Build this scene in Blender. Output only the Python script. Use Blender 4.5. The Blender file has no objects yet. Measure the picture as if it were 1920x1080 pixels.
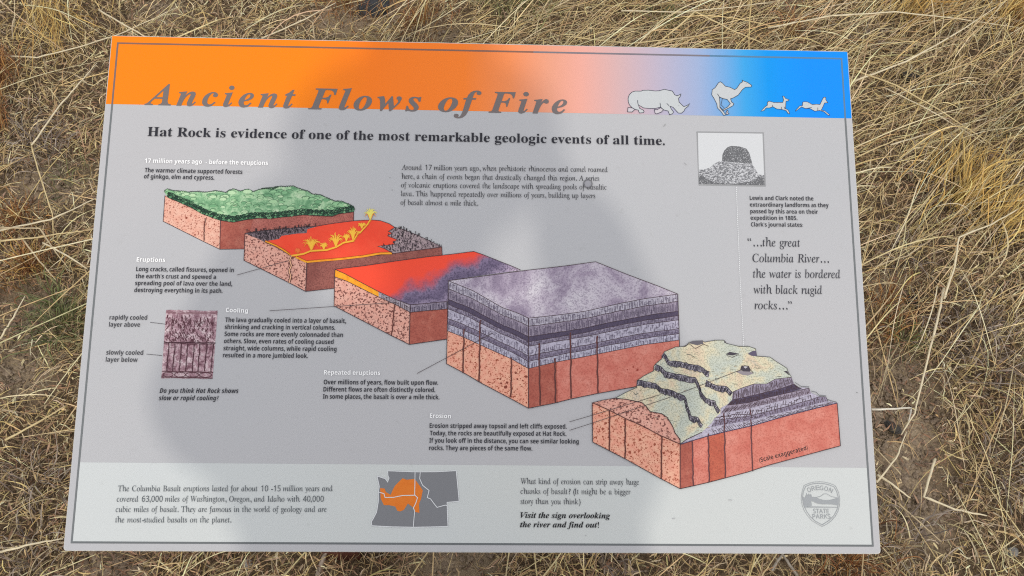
import bpy, math, random
import numpy as np
from mathutils import Vector, Matrix
from mathutils.geometry import tessellate_polygon

R = math.radians
sc = bpy.context.scene
C = sc.collection
rnd = random.Random(7)

# ------------------------------------------------------------------ sign pose and camera
TILT = R(22)
PANEL_C = Vector((0, 0, 0.72))
PW, PH = 0.914, 0.611
MP = Matrix.Translation(PANEL_C) @ Matrix.Rotation(TILT, 4, 'X')
CAM_IN_PANEL = Vector((-0.000954, -0.218459, 1.098505))
RP = Matrix(((0.99936209, 0.00656004, 0.03510538), (-0.01316939, 0.98140279, 0.19150752), (-0.03319622, -0.19184767, 0.98086313)))
FPX = 1779.061
cam = bpy.data.cameras.new('camera')
cam_ob = bpy.data.objects.new('camera', cam); C.objects.link(cam_ob); sc.camera = cam_ob
cam.sensor_width = 36.0; cam.lens = 36.0 * FPX / 1920.0
cam.clip_start = 0.02; cam.clip_end = 2000
cam_ob.matrix_world = MP @ (Matrix.Translation(CAM_IN_PANEL) @ RP.transposed().to_4x4())
CAMW = MP @ CAM_IN_PANEL

# ------------------------------------------------------------------ light: low veiled sun behind the viewer, hazy sky
SUN_EL, SUN_AZ = R(42), R(4.0)
LSUN = Vector((math.sin(SUN_AZ) * math.cos(SUN_EL), -math.cos(SUN_AZ) * math.cos(SUN_EL), math.sin(SUN_EL)))
sun = bpy.data.lights.new('sun', 'SUN'); sun.energy = 2.6; sun.angle = R(1.9); sun.color = (1.0, 0.94, 0.84)
sun_ob = bpy.data.objects.new('sun', sun); C.objects.link(sun_ob)
sun_ob.rotation_euler = LSUN.to_track_quat('Z', 'Y').to_euler(); sun_ob.location = (0, -3, 6)
world = bpy.data.worlds.new('World'); sc.world = world; world.use_nodes = True
wn = world.node_tree.nodes; wl = world.node_tree.links
bg = wn['Background']; sky = wn.new('ShaderNodeTexSky'); sky.sky_type = 'NISHITA'; sky.sun_disc = False
sky.sun_elevation = SUN_EL; sky.sun_rotation = math.pi - SUN_AZ
sky.air_density = 1.0; sky.dust_density = 6.0; sky.ozone_density = 0.6
veil = wn.new('ShaderNodeMix'); veil.data_type = 'RGBA'; veil.inputs[0].default_value = 0.80
veil.inputs[7].default_value = (21.0, 21.2, 21.8, 1)
wl.new(sky.outputs[0], veil.inputs[6]); wl.new(veil.outputs[2], bg.inputs[0]); bg.inputs[1].default_value = 0.15
sc.view_settings.view_transform = 'Standard'; sc.view_settings.look = 'None'
sc.view_settings.gamma = 1.0; sc.view_settings.use_curve_mapping = False
sc.view_settings.exposure = -1.33
sc.cycles.use_denoising = False
sc.cycles.filter_width = 1.1

# ------------------------------------------------------------------ helpers
def lin(c):
    return tuple((v / 12.92 if v <= 0.04045 else ((v + 0.055) / 1.055) ** 2.4) for v in (x / 255.0 for x in c))
PK = 0.85          # a print colour read off the photograph -> its own albedo
def alb(c, k=PK): return tuple(min(0.93, v * k) for v in lin(c)) + (1.0,)

def new_mat(name, rough=0.6, spec=0.22):
    m = bpy.data.materials.new(name); m.use_nodes = True
    b = m.node_tree.nodes['Principled BSDF']
    b.inputs['Roughness'].default_value = rough; b.inputs['Specular IOR Level'].default_value = spec
    return m, m.node_tree, b

_pm = {}
def ink(rgb):
    """plain print colour"""
    if rgb not in _pm:
        m, t, b = new_mat('print_%d_%d_%d' % rgb, 0.42)
        b.inputs['Base Color'].default_value = alb(rgb); _pm[rgb] = m
    return _pm[rgb]

def N(t, kind, **kw):
    n = t.nodes.new(kind)
    for k, v in kw.items(): setattr(n, k, v)
    return n
def ocoord(t): return N(t, 'ShaderNodeTexCoord').outputs['Object']
def noise(t, co, scale, detail=2, rough=0.5, dist=0.0):
    n = N(t, 'ShaderNodeTexNoise'); n.inputs['Scale'].default_value = scale; n.inputs['Detail'].default_value = detail
    n.inputs['Roughness'].default_value = rough; n.inputs['Distortion'].default_value = dist
    t.links.new(co, n.inputs['Vector']); return n.outputs['Fac']
def ramp(t, fac, stops, interp='LINEAR'):
    r = N(t, 'ShaderNodeValToRGB'); r.color_ramp.interpolation = interp
    e = r.color_ramp.elements
    while len(e) < len(stops): e.new(0.5)
    for el, (p, c) in zip(e, stops): el.position = p; el.color = c
    t.links.new(fac, r.inputs[0]); return r.outputs[0]
def mix(t, f, a, b, mode='MIX'):
    n = N(t, 'ShaderNodeMix'); n.data_type = 'RGBA'; n.blend_type = mode
    for s, v in ((0, f), (6, a), (7, b)):
        if hasattr(v, 'default_value'): t.links.new(v, n.inputs[s])
        else: n.inputs[s].default_value = v
    return n.outputs[2]
def g(v): return (v, v, v, 1)

def speckle(name, base, base2, dots, dens=0.60, scale=900, blot=None, wash=140):
    """watercolour rock: two washes, fine ink specks, optional darker blotches"""
    m, t, b = new_mat(name, 0.42); co = ocoord(t)
    c = mix(t, ramp(t, noise(t, co, wash, 4), [(0.35, g(0)), (0.65, g(1))]), alb(base), alb(base2))
    s = ramp(t, noise(t, co, scale, 2, 0.6), [(dens, g(0)), (dens + 0.05, g(1))])
    c = mix(t, s, c, alb(dots))
    if blot:
        s2 = ramp(t, noise(t, co, 330, 1, 0.4), [(0.70, g(0)), (0.73, g(1))])
        c = mix(t, s2, c, alb(blot))
    t.links.new(c, b.inputs['Base Color']); return m

def mottled(name, stops, scale=120, detail=6, rough=0.65, grain=None, dist=0.5):
    m, t, b = new_mat(name, 0.42); co = ocoord(t)
    c = ramp(t, noise(t, co, scale, detail, rough, dist), [(p, alb(k)) for p, k in stops])
    if grain:
        s = ramp(t, noise(t, co, 620, 2), [(0.48, g(0)), (0.62, g(grain[1]))])
        c = mix(t, s, c, alb(grain[0]))
    t.links.new(c, b.inputs['Base Color']); return m

def tag(o, label=None, cat=None, group=None, kind=None):
    for k, v in (('label', label), ('category', cat), ('group', group), ('kind', kind)):
        if v: o[k] = v
    return o
def empty(name, loc):
    o = bpy.data.objects.new(name, None); C.objects.link(o); o.location = loc; o.empty_display_size = 0.05; return o
def mesh_ob(name, verts, faces, mats, parent=None, mi=None, mw=None, smooth=False):
    me = bpy.data.meshes.new(name); me.from_pydata([tuple(v) for v in verts], [], faces)
    for m in (mats if isinstance(mats, (list, tuple)) else [mats]): me.materials.append(m)
    if mi is not None: me.polygons.foreach_set('material_index', mi)
    if smooth: me.polygons.foreach_set('use_smooth', [True] * len(me.polygons))
    me.update()
    o = bpy.data.objects.new(name, me); C.objects.link(o)
    if parent: o.parent = parent
    if mw is not None:
        o.matrix_parent_inverse = Matrix.Identity(4); o.matrix_basis = mw
    return o

# ------------------------------------------------------------------ tracing the flat print: drawing units -> sheet metres
HM = np.array([[1777.9262317812, 11.670711548166107, -64.36060206218352], [-23.429144541998138, 1745.9755484337754, 7.137750097570703], [0.03319622433953429, 0.19184767010129095, 1.1194260374320177]])
HI = np.linalg.inv(HM)
def uv(p):
    a = HI @ np.array([p[0] - 960.0, 540.0 - p[1], 1.0]); return (a[0] / a[2], a[1] / a[2])
def T(ox, oy, s, *pts): return [(ox + x / s, oy + y / s) for x, y in pts]
def px2m(): return 0.00063

class Art:
    """collects flat shapes of one printed picture"""
    def __init__(s, layer): s.v = []; s.f = []; s.mi = []; s.m = []; s.layer = layer; s.k = 0
    def mat(s, m):
        if isinstance(m, tuple): m = ink(m)
        if m not in s.m: s.m.append(m)
        return s.m.index(m)
    def z(s, sub=0):
        s.k += 1; return (s.layer + sub) * 0.0001 + (s.k % 16) * 0.000004
    def poly(s, pts, m, sub=0):
        q = [uv(p) for p in pts]; z = s.z(sub); n = len(s.v)
        tr = tessellate_polygon([[Vector((a, b, 0)) for a, b in q]])
        s.v += [(a, b, z) for a, b in q]
        i = s.mat(m)
        for t in tr:
            a, b, c = (s.v[n + j] for j in t)
            cr = (b[0] - a[0]) * (c[1] - a[1]) - (b[1] - a[1]) * (c[0] - a[0])
            if abs(cr) < 1e-12: continue
            s.f.append(tuple(n + j for j in (t if cr > 0 else t[::-1]))); s.mi.append(i)
    def line(s, pts, w, m, sub=1, closed=False, taper=False):
        q = [Vector(uv(p)) for p in pts]
        q = [a for k, a in enumerate(q) if k == 0 or (a - q[k - 1]).length > 1e-6]
        if len(q) < 2: return
        if closed: q = q + [q[0]]
        hw = w * px2m() / 2; z = s.z(sub); n = len(s.v); i = s.mat(m); L = len(q)
        for k in range(L):
            if closed: a, b = q[(k - 1) % (L - 1)], q[(k + 1) % (L - 1)]
            else: a, b = q[max(0, k - 1)], q[min(L - 1, k + 1)]
            d0 = (q[k] - a) if (q[k] - a).length > 1e-9 else (b - q[k]); d1 = (b - q[k]) if (b - q[k]).length > 1e-9 else d0
            d0 = d0.normalized(); d1 = d1.normalized(); d = (d0 + d1)
            d = d.normalized() if d.length > 0.1 else d1
            nn = Vector((-d.y, d.x)); sc_ = hw / max(0.5, abs(nn.dot(Vector((-d1.y, d1.x)))))
            if taper: sc_ *= 1 - 0.8 * k / (L - 1)
            s.v.append((q[k].x + nn.x * sc_, q[k].y + nn.y * sc_, z)); s.v.append((q[k].x - nn.x * sc_, q[k].y - nn.y * sc_, z))
        for k in range(L - 1):
            a = n + 2 * k; s.f.append((a + 1, a + 3, a + 2, a)); s.mi.append(i)
    def build(s, name, parent, mw=None, label=None):
        o = mesh_ob(name, s.v, s.f, s.m, parent, s.mi, mw)
        if label: o['label'] = label
        return o

def lerp(a, b, t): return (a[0] + (b[0] - a[0]) * t, a[1] + (b[1] - a[1]) * t)
def along(pl, t):
    """point at parameter t (0..1 in x-fraction) of a polyline"""
    d = [math.dist(pl[i], pl[i + 1]) for i in range(len(pl) - 1)]; tot = sum(d); u = t * tot
    for i, k in enumerate(d):
        if u <= k or i == len(d) - 1: return lerp(pl[i], pl[i + 1], u / k if k else 0)
        u -= k
def resamp(pl, n): return [along(pl, i / (n - 1)) for i in range(n)]
def wob(pl, a, n=None):
    q = resamp(pl, n) if n else pl
    return [(x + rnd.uniform(-a, a), y + rnd.uniform(-a, a)) for x, y in q]

# ------------------------------------------------------------------ the sign
root = empty('interpretive_sign', (0, 0, 0))
tag(root, 'tilted outdoor information panel about ancient lava flows on two brown posts above dry grass', 'sign')
LP = MP.copy()     # part matrix in root space

edge_m, t_, b_ = new_mat('panel_edge', 0.5); b_.inputs['Base Color'].default_value = (0.62, 0.62, 0.60, 1)
n_ = noise(t_, ocoord(t_), 900, 3); t_.links.new(ramp(t_, n_, [(0.3, (0.42, 0.41, 0.40, 1)), (0.6, (0.66, 0.66, 0.64, 1))]), b_.inputs['Base Color'])
def sheet_mat(name, rgb, rgb2):
    m, t, b = new_mat(name, 0.36, 0.3); co = ocoord(t)
    c = mix(t, ramp(t, noise(t, co, 2.2, 3), [(0.35, g(0)), (0.7, g(1))]), alb(rgb), alb(rgb2))
    dirt = ramp(t, noise(t, co, 70, 5, 0.7), [(0.62, g(0)), (0.80, g(0.22))])
    c = mix(t, dirt, c, alb((120, 115, 105)))
    t.links.new(c, b.inputs['Base Color'])
    rr = ramp(t, noise(t, co, 18, 5), [(0.3, g(0.32)), (0.7, g(0.44))]); t.links.new(rr, b.inputs['Roughness'])
    return m
grey_m = sheet_mat('panel_grey', (188, 189, 192), (193, 192, 194))
pale_m = sheet_mat('panel_pale', (208, 213, 214), (210, 213, 210))

def rbox(w, h, z0, z1, r=0.004, n=4):
    o = []
    for cx, cy, a0 in ((w / 2 - r, h / 2 - r, 0), (-w / 2 + r, h / 2 - r, 90), (-w / 2 + r, -h / 2 + r, 180), (w / 2 - r, -h / 2 + r, 270)):
        for k in range(n + 1):
            a = R(a0 + 90 * k / n); o.append((cx + r * math.cos(a), cy + r * math.sin(a)))
    return o
rim = rbox(PW, PH, 0, 0); nr = len(rim); bev = 0.0009
inner = [(x * (1 - 2 * bev / PW), y * (1 - 2 * bev / PH)) for x, y in rim]
vs = [(x, y, -0.0125) for x, y in rim] + [(x, y, -bev) for x, y in rim] + [(x, y, 0) for x, y in inner]
fs = [tuple(range(nr - 1, -1, -1)), tuple(range(2 * nr, 3 * nr))]; mi = [1, 0]
for j in (0, 1):
    for k in range(nr):
        a, b = j * nr + k, j * nr + (k + 1) % nr; fs.append((a, b, b + nr, a + nr)); mi.append(1)
mesh_ob('panel', vs, fs, [grey_m, edge_m], root, mi, LP)

# header gradient (orange -> pink -> lilac -> blue)
hm, t, b = new_mat('header_print', 0.36); co = ocoord(t)
sp = N(t, 'ShaderNodeSeparateXYZ'); t.links.new(co, sp.inputs[0])
mr = N(t, 'ShaderNodeMapRange'); mr.inputs['From Min'].default_value = -PW / 2; mr.inputs['From Max'].default_value = PW / 2
t.links.new(sp.outputs[0], mr.inputs[0])
hx = lambda px: (uv((px, 150))[0] + PW / 2) / PW
stops = [(209, (255, 136, 0)), (560, (255, 136, 4)), (700, (255, 128, 24)), (870, (255, 133, 42)), (955, (247, 146, 88)), (1030, (236, 162, 132)), (1090, (238, 172, 156)), (1160, (215, 178, 178)), (1240, (188, 180, 200)), (1310, (160, 178, 214)), (1350, (125, 172, 222)), (1395, (60, 166, 232)), (1440, (0, 152, 240)), (1520, (0, 144, 255))]
t.links.new(ramp(t, mr.outputs[0], [(max(0, min(1, hx(p))), tuple(min(0.93, v * 0.85) for v in lin(c)) + (1,)) for p, c in stops]), b.inputs['Base Color'])
e_ = 0.0011
y_h0 = (uv((196, 196))[1] + uv((1597, 221))[1]) / 2
def sheet(name, y0, y1, x0, x1, m, layer):
    z = layer * 0.0001
    return mesh_ob(name, [(x0, y0, z), (x1, y0, z), (x1, y1, z), (x0, y1, z)], [(0, 1, 2, 3)], m, root, None, LP)
sheet('header_band', y_h0, PH / 2 - e_, -PW / 2 + e_, PW / 2 - e_, hm, 1)
ix0 = uv((150, 870))[0]; ix0 = (uv((221, 85))[0] + uv((134, 1018))[0]) / 2; ix1 = (uv((1577, 109))[0] + uv((1637, 1022))[0]) / 2
iy1 = (uv((221, 82))[1] + uv((1577, 109))[1]) / 2; iy0 = (uv((134, 1018))[1] + uv((1637, 1022))[1]) / 2
y_f1 = (uv((151, 868))[1] + uv((1624, 876))[1]) / 2
sheet('footer_band', iy0, y_f1, ix0, ix1, pale_m, 1)
# border rule: four thin lines butted together, brown-grey over the header and grey below
a = Art(2); bw = 0.0011
def rect(ar, x0, y0, x1, y1, m):
    n = len(ar.v); z = ar.layer * 0.0001; ar.v += [(x0, y0, z), (x1, y0, z), (x1, y1, z), (x0, y1, z)]
    ar.f.append((n, n + 1, n + 2, n + 3)); ar.mi.append(ar.mat(m))
lg = (118, 122, 124)
rect(a, ix0 - bw, y_h0, ix0 + bw, iy1 + bw, (128, 108, 104)); rect(a, ix0 - bw, iy0 - bw, ix0 + bw, y_h0, lg)
rect(a, ix1 - bw, y_h0, ix1 + bw, iy1 + bw, (92, 132, 165)); rect(a, ix1 - bw, iy0 - bw, ix1 + bw, y_h0, lg)
xm = uv((1000, 90))[0]; xm2 = uv((1330, 90))[0]
rect(a, ix0 + bw, iy1 - bw, xm, iy1 + bw, (140, 102, 88)); rect(a, xm, iy1 - bw, xm2, iy1 + bw, (128, 122, 130)); rect(a, xm2, iy1 - bw, ix1 - bw, iy1 + bw, (92, 132, 165))
rect(a, ix0 + bw, iy0 - bw, ix1 - bw, iy0 + bw, (112, 116, 118))
a.build('border_line', root, LP)

# supports
steel, t, b = new_mat('brown_paint', 0.45); co = ocoord(t)
t.links.new(ramp(t, noise(t, co, 30, 6, 0.7), [(0.3, (0.075, 0.028, 0.02, 1)), (0.62, (0.11, 0.042, 0.03, 1)), (0.75, (0.16, 0.09, 0.06, 1))]), b.inputs['Base Color'])
def box_vf(x0, x1, y0, y1, z0, z1):
    v = [(x, y, z) for z in (z0, z1) for y in (y0, y1) for x in (x0, x1)]
    return v, [(0, 2, 3, 1), (4, 5, 7, 6), (0, 1, 5, 4), (2, 6, 7, 3), (0, 4, 6, 2), (1, 3, 7, 5)]
def boxes(name, bs, m, parent, mw=None, bevel=0.0015):
    V = []; F = []
    for bb in bs:
        v, f = box_vf(*bb); n = len(V); V += v; F += [tuple(n + i for i in q) for q in f]
    o = mesh_ob(name, V, F, m, parent, None, mw)
    md = o.modifiers.new('b', 'BEVEL'); md.width = bevel; md.segments = 2
    return o
boxes('support_frame', [(-0.38, 0.38, -0.21, -0.17, -0.038, -0.0128), (-0.38, 0.38, 0.17, 0.21, -0.038, -0.0128), (-0.34, -0.30, -0.1698, 0.1698, -0.0375, -0.0130), (0.30, 0.34, -0.1698, 0.1698, -0.0375, -0.0130)], steel, root, LP)
for x in (-0.235, 0.235):
    yb = -0.075 if x < 0 else -0.02
    top = 0.72 + (yb) * math.tan(TILT) - 0.055
    boxes('post', [(x - 0.032, x + 0.032, yb - 0.032, yb + 0.032, -0.2, top)], steel, root, None, 0.004)
    boxes('mounting_plate', [(x - 0.05, x + 0.05, -0.13, 0.10, -0.046, -0.0382)], steel, root, LP)

# ------------------------------------------------------------------ lettering
def conv(s, style):
    if style == 'plain': return s
    up, lo, dg = {'serif': (0x1D400, 0x1D41A, 0x1D7CE), 'ital': (0x1D434, 0x1D44E, 0x1D7CE), 'bital': (0x1D468, 0x1D482, 0x1D7CE),
                  'roman': (0x1D434, 0x1D44E, 0x1D7E2), 'chancery': (0x1D434, 0x1D44E, 0x1D7E2),
                  'sans': (0x1D5D4, 0x1D5EE, 0x1D7EC), 'sansi': (0x1D63C, 0x1D656, 0x1D7EC), 'thin': (0x1D5A0, 0x1D5BA, 0x1D7E2)}[style]
    o = ''
    for ch in s:
        if 'A' <= ch <= 'Z': o += chr(up + ord(ch) - 65)
        elif 'a' <= ch <= 'z': o += 'ℎ' if (style in ('ital', 'roman', 'chancery') and ch == 'h') else chr(lo + ord(ch) - 97)
        elif '0' <= ch <= '9': o += chr(dg + ord(ch) - 48)
        else: o += ch
    return o
def text_mesh(s, style, off, space=1.0):
    c = bpy.data.curves.new('lettering_curve', 'FONT'); c.body = conv(s, style); c.size = 1; c.offset = off; c.resolution_u = 2; c.space_character = space
    if style in ('roman', 'chancery'): c.space_word = 1.3
    c.materials.append(ink((1, 1, 1))); c.materials.append(ink((2, 2, 2))); c.materials.append(ink((3, 3, 3))); c.materials.append(ink((4, 4, 4)))
    for i_, ch in enumerate(c.body):
        if ch in '.,…': c.body_format[i_].material_index = 1
        elif 0x1D7E2 <= ord(ch) < 0x1D7EC or ch in '-()': c.body_format[i_].material_index = 2
        elif ch == '?': c.body_format[i_].material_index = 3
    o = bpy.data.objects.new('lettering_curve', c); C.objects.link(o)
    bpy.context.view_layer.update()
    me = bpy.data.meshes.new_from_object(o.evaluated_get(bpy.context.evaluated_depsgraph_get()))
    n = len(me.vertices); co = np.empty(n * 3, dtype=np.float32); me.vertices.foreach_get('co', co); co = co.reshape(-1, 3)[:, :2].astype(float)
    fs = [tuple(p.vertices) for p in me.polygons]
    vs_ = sorted({(round(co[v][0], 5), v) for p in me.polygons if p.material_index == 1 for v in p.vertices})   # heavier stops and commas
    if vs_ and style != 'plain':
        grp = [[vs_[0]]]
        for q in vs_[1:]:
            (grp[-1].append(q) if q[0] - grp[-1][-1][0] < .04 else grp.append([q]))
        for gq in grp:
            ids = [v for _, v in gq]; cx = co[ids, 0].mean(); top_ = co[ids, 1].max(); k = 1.5
            co[ids, 0] = cx + (co[ids, 0] - cx) * k; co[ids, 1] = top_ + (co[ids, 1] - top_) * k + .03
    qm = sorted({v for p in me.polygons if p.material_index == 3 for v in p.vertices})
    if qm: cx = co[qm, 0].mean(); co[qm, 0] = cx + (co[qm, 0] - cx) * 1.45 + .03
    if style in ('roman', 'chancery'):      # stand the slanted letters up; figures are already upright
        up_ = {v for p in me.polygons if p.material_index not in (2, 3) for v in p.vertices}
        for v in up_: co[v, 0] -= co[v, 1] * (.28 if style == 'roman' else .12)
    bpy.data.meshes.remove(me); bpy.data.objects.remove(o); bpy.data.curves.remove(c)
    return co, fs
_cap = {}
def cap_h(style):
    if style not in _cap:
        co, _ = text_mesh('H', style, 0); _cap[style] = co[:, 1].max() - co[:, 1].min()
    return _cap[style]
def lettering(name, lines, style, cap, rgb, off=0.0, layer=9, space=1.0):
    """lines: (text, start, end) baselines; one mesh per block"""
    V = []; F = []
    for q in lines:
        s, p0, p1 = q[:3]; co, fs = text_mesh(s, style, off, space)
        A = Vector(uv(p0)); B = Vector(uv(p1)); d = B - A; L = d.length; d.normalize(); up = Vector((-d.y, d.x))
        x0, x1 = co[:, 0].min(), co[:, 0].max()
        m0 = Vector(uv((p0[0], p0[1]))); m1 = Vector(uv((p0[0], p0[1] - cap))); k = (m1 - m0).length / cap_h(style)
        sx = L / (x1 - x0); n = len(V)
        for x, y in co:
            p = A + d * ((x - x0) * sx) + up * (y * k); V.append((p.x, p.y, layer * 0.0001))
        F += [tuple(n + i for i in f) for f in fs]
    return mesh_ob(name, V, F, ink(rgb), root, None, LP)

title = (122, 113, 112)
tw = [('Ancient', (271, 196.5), (553, 203), 1.26), ('Flows', (578, 204.5), (789.5, 208.5), 1.2), ('of', (821, 209), (902.5, 210.5), 1.12), ('Fire', (916, 211), (1063.5, 213.5), 1.2)]
V = []
for w, p0, p1, sp_ in tw:
    lettering('title_lettering', [(w, p0, p1)], 'bital', 38.5, title, 0.006, 4, sp_)
lettering('headline_lettering', [('Hat Rock is evidence of one of the most remarkable geologic events of all time.', (276.5, 255.5), (1246.5, 272.5))], 'serif', 17.0, (44, 44, 52), 0.0)
dk = (52, 52, 60); wh = (255, 255, 255)
def para(name, style, cap, rgb, off, lines, **k): return lettering(name, [(s, (x0, y0), (x1, y1)) for s, x0, y0, x1, y1 in lines], style, cap, rgb, off, **k)
SO = -0.004
for s in [("17 million years ago  - before the eruptions", 272, 305.5, 502.5, 310), ("Eruptions", 256.5, 490.7, 310, 491.7), ("Cooling", 423.5, 585.3, 465, 586.8),
          ("Repeated eruptions", 607.5, 702.3, 713, 703.3), ("Erosion", 805.8, 783.5, 845.5, 784.3)]:
    para('heading_lettering', 'sans', 8.2, wh, 0.002, [s])
para('caption_lettering', 'sans', 8.2, dk, SO, [("The warmer climate supported forests", 271.5, 323.3, 454.5, 326.7), ("of ginkgo, elm and cypress.", 270, 335, 402, 337.5)])
para('caption_lettering', 'sans', 8.3, dk, SO, [("Long cracks, called fissures, opened in", 255.5, 508.7, 438.5, 510.7), ("the earth’s crust and spewed a", 254.5, 522, 405, 523.5), ("spreading pool of lava over the land,", 253.5, 535, 435.5, 536.5), ("destroying everything in its path.", 252, 548, 417.5, 549.5)])
para('caption_lettering', 'sans', 8.6, (66, 66, 72), -0.008, [("rapidly cooled", 205.5, 599.5, 276, 600), ("layer above", 204.5, 612.8, 262.5, 613.2)])
para('caption_lettering', 'sans', 8.6, (66, 66, 72), -0.008, [("slowly cooled", 199.5, 665.2, 268.5, 665.7), ("layer below", 198.5, 678.5, 258, 679)])
para('caption_lettering', 'sans', 8.6, dk, SO, [("The lava gradually cooled into a layer of basalt,", 422.5, 604, 649, 606), ("shrinking and cracking in vertical columns.", 421.5, 617.2, 628.5, 618.6),
     ("Some rocks are more evenly colonnaded than", 421, 630.4, 643, 632.2), ("others. Slow, even rates of cooling caused", 420, 643.6, 625.5, 645.3), ("straight, wide columns, while rapid cooling", 419, 657, 631, 658.6), ("resulted in a more jumbled look.", 418, 670.2, 577.5, 671.5)])
para('question_lettering', 'sansi', 8.8, dk, SO, [("Do you think Hat Rock shows", 299.5, 736.8, 447, 737.2), ("slow or rapid cooling?", 298, 750.5, 410, 750.7)])
para('caption_lettering', 'sans', 8.7, dk, SO, [("Over millions of years, flow built upon flow.", 607, 720.7, 821.5, 721.9), ("Different flows are often distinctly colored.", 606.5, 734.2, 816, 735.3), ("In some places, the basalt is over a mile thick.", 605.5, 747.7, 824, 749)])
para('caption_lettering', 'sans', 8.7, dk, SO, [("Erosion stripped away topsoil and left cliffs exposed.", 805.5, 802.4, 1062.5, 804), ("Today, the rocks are beautifully exposed at Hat Rock.", 806, 816.3, 1062, 817.5), ("If you look off in the distance, you can see similar looking", 805, 830, 1085, 832), ("rocks. They are pieces of the same flow.", 804.5, 844, 998, 845)])
para('caption_lettering', 'sans', 7.8, (62, 62, 68), SO, [("Lewis and Clark noted the", 1405.7, 375.3, 1525, 376.5), ("extraordinary landforms as they", 1406, 387.8, 1553.5, 389), ("passed by this area on their", 1406.7, 400.2, 1533.5, 401.3), ("expedition in 1805.", 1407.2, 412.6, 1495, 413), ("Clark’s journal states:", 1408, 425, 1505.5, 425.7)])
para('scale_note_lettering', 'sans', 8.2, (70, 52, 52), -0.008, [("(Scale exaggerated)", 1424, 867, 1515, 843)], layer=12)
SB = -0.005
para('paragraph_lettering', 'roman', 9.8, (52, 52, 58), 0.0, [("Around 17 million years ago, when prehistoric rhinoceros and camel roamed", 753, 318.8, 1139.5, 323.2), ("here, a chain of events began that drastically changed this region. A series", 752.5, 335.5, 1123.5, 339.5),
     ("of volcanic eruptions covered the landscape with spreading pools of basaltic", 752, 351.8, 1137.5, 356), ("lava. This happened repeatedly over millions of years, building up layers", 751.5, 368, 1116, 372), ("of basalt almost a mile thick.", 751, 384.4, 896.5, 386.2)])
para('paragraph_lettering', 'roman', 10.6, (84, 90, 96), 0.0, [("The Columbia Basalt eruptions lasted for about 10 -15 million years and", 221, 921.3, 624, 921), ("covered 63,000 miles of Washington, Oregon, and Idaho with 40,000", 219, 940.8, 607, 940.5),
     ("cubic miles of basalt. They are famous in the world of geology and are", 217, 960.2, 612.5, 959.8), ("the most-studied basalts on the planet.", 216, 979.7, 434, 979.7)])
para('paragraph_lettering', 'roman', 10.6, (76, 78, 84), 0.0, [("What kind of erosion can strip away huge", 976, 907.5, 1198, 909), ("chunks of basalt? (It might be a bigger", 976, 926.2, 1182, 927.2), ("story than you think)", 976, 945, 1088.5, 945.7)])
para('closing_lettering', 'bital', 10.6, (34, 34, 38), 0.004, [("Visit the sign overlooking", 975.5, 971, 1144, 972), ("the river and find out!", 975, 988.5, 1123, 989.2)])
para('quotation_lettering', 'chancery', 15.6, (62, 62, 70), 0.0, [("“…the great", 1402, 462, 1500, 463), ("Columbia River…", 1411, 491.8, 1554, 492.8), ("the water is bordered", 1412, 521, 1575.5, 522), ("with black rugid", 1413, 550.7, 1541.5, 551.7), ("rocks…”", 1414.5, 580, 1485, 580.6)])

# ------------------------------------------------------------------ print palettes
INK = (72, 52, 58)
peach = speckle('peach_rock', (242, 192, 170), (234, 172, 150), (168, 100, 84), 0.57, 480, (150, 84, 66))
peach_d = speckle('peach_rock_dense', (236, 180, 162), (230, 166, 148), (128, 78, 70), 0.54, 430)
orange_r = speckle('orange_rock', (244, 184, 156), (238, 162, 138), (168, 88, 64), 0.57, 560, (160, 76, 52))
brick = mottled('brick_red', [(0.3, (170, 86, 72)), (0.55, (184, 102, 86)), (0.75, (196, 122, 104))], 90, 5, 0.6, ((140, 66, 58), 0.5))
brick2 = mottled('brick_pink', [(0.3, (166, 92, 82)), (0.55, (190, 112, 100)), (0.75, (202, 130, 116))], 60, 5, 0.6, ((132, 70, 64), 0.7))
brick3 = mottled('brick_bright', [(0.3, (206, 112, 98)), (0.5, (218, 132, 116)), (0.75, (228, 152, 136))], 60, 6, 0.65, ((176, 88, 74), 0.5))
maroon = mottled('brick_maroon', [(0.3, (142, 78, 70)), (0.6, (162, 98, 88))], 50, 5, 0.6, ((120, 66, 60), 0.7))
lava = mottled('lava_red', [(0.3, (246, 72, 46)), (0.6, (250, 84, 56)), (0.8, (240, 92, 56))], 40, 3)
molten = mottled('molten_orange', [(0.3, (246, 140, 28)), (0.6, (252, 178, 44))], 200, 3)
char_m = mottled('charred_ground', [(0.35, (104, 92, 100)), (0.6, (146, 126, 132))], 300, 4, 0.6, ((60, 50, 56), 0.9))
char2 = mottled('charred_ground_pale', [(0.35, (156, 136, 142)), (0.6, (180, 160, 162))], 200, 4, 0.6, ((84, 70, 76), 0.8))
lilac = mottled('basalt_top', [(0.30, (128, 114, 138)), (0.44, (166, 152, 172)), (0.54, (194, 184, 198)), (0.7, (214, 208, 216))], 24, 5, 0.6, ((116, 102, 126), 0.5), 0.6)
green_m = mottled('canopy_green', [(0.3, (98, 150, 108)), (0.44, (130, 178, 134)), (0.54, (164, 206, 160)), (0.66, (200, 224, 186))], 90, 5, 0.65, ((88, 140, 98), .35))
green_d = mottled('canopy_dark', [(0.40, (26, 52, 42)), (0.50, (52, 98, 70)), (0.60, (128, 176, 132))], 330, 3, 0.6)
moss = mottled('moss_top', [(0.3, (194, 202, 194)), (0.46, (206, 210, 194)), (0.54, (226, 217, 186)), (0.62, (226, 204, 176)), (0.8, (192, 198, 190))], 30, 5, 0.6, ((132, 136, 118), 0.55))
cliff_m = mottled('cliff_grey', [(0.38, (96, 90, 106)), (0.5, (136, 130, 144)), (0.62, (184, 178, 186))], 330, 3)
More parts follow.
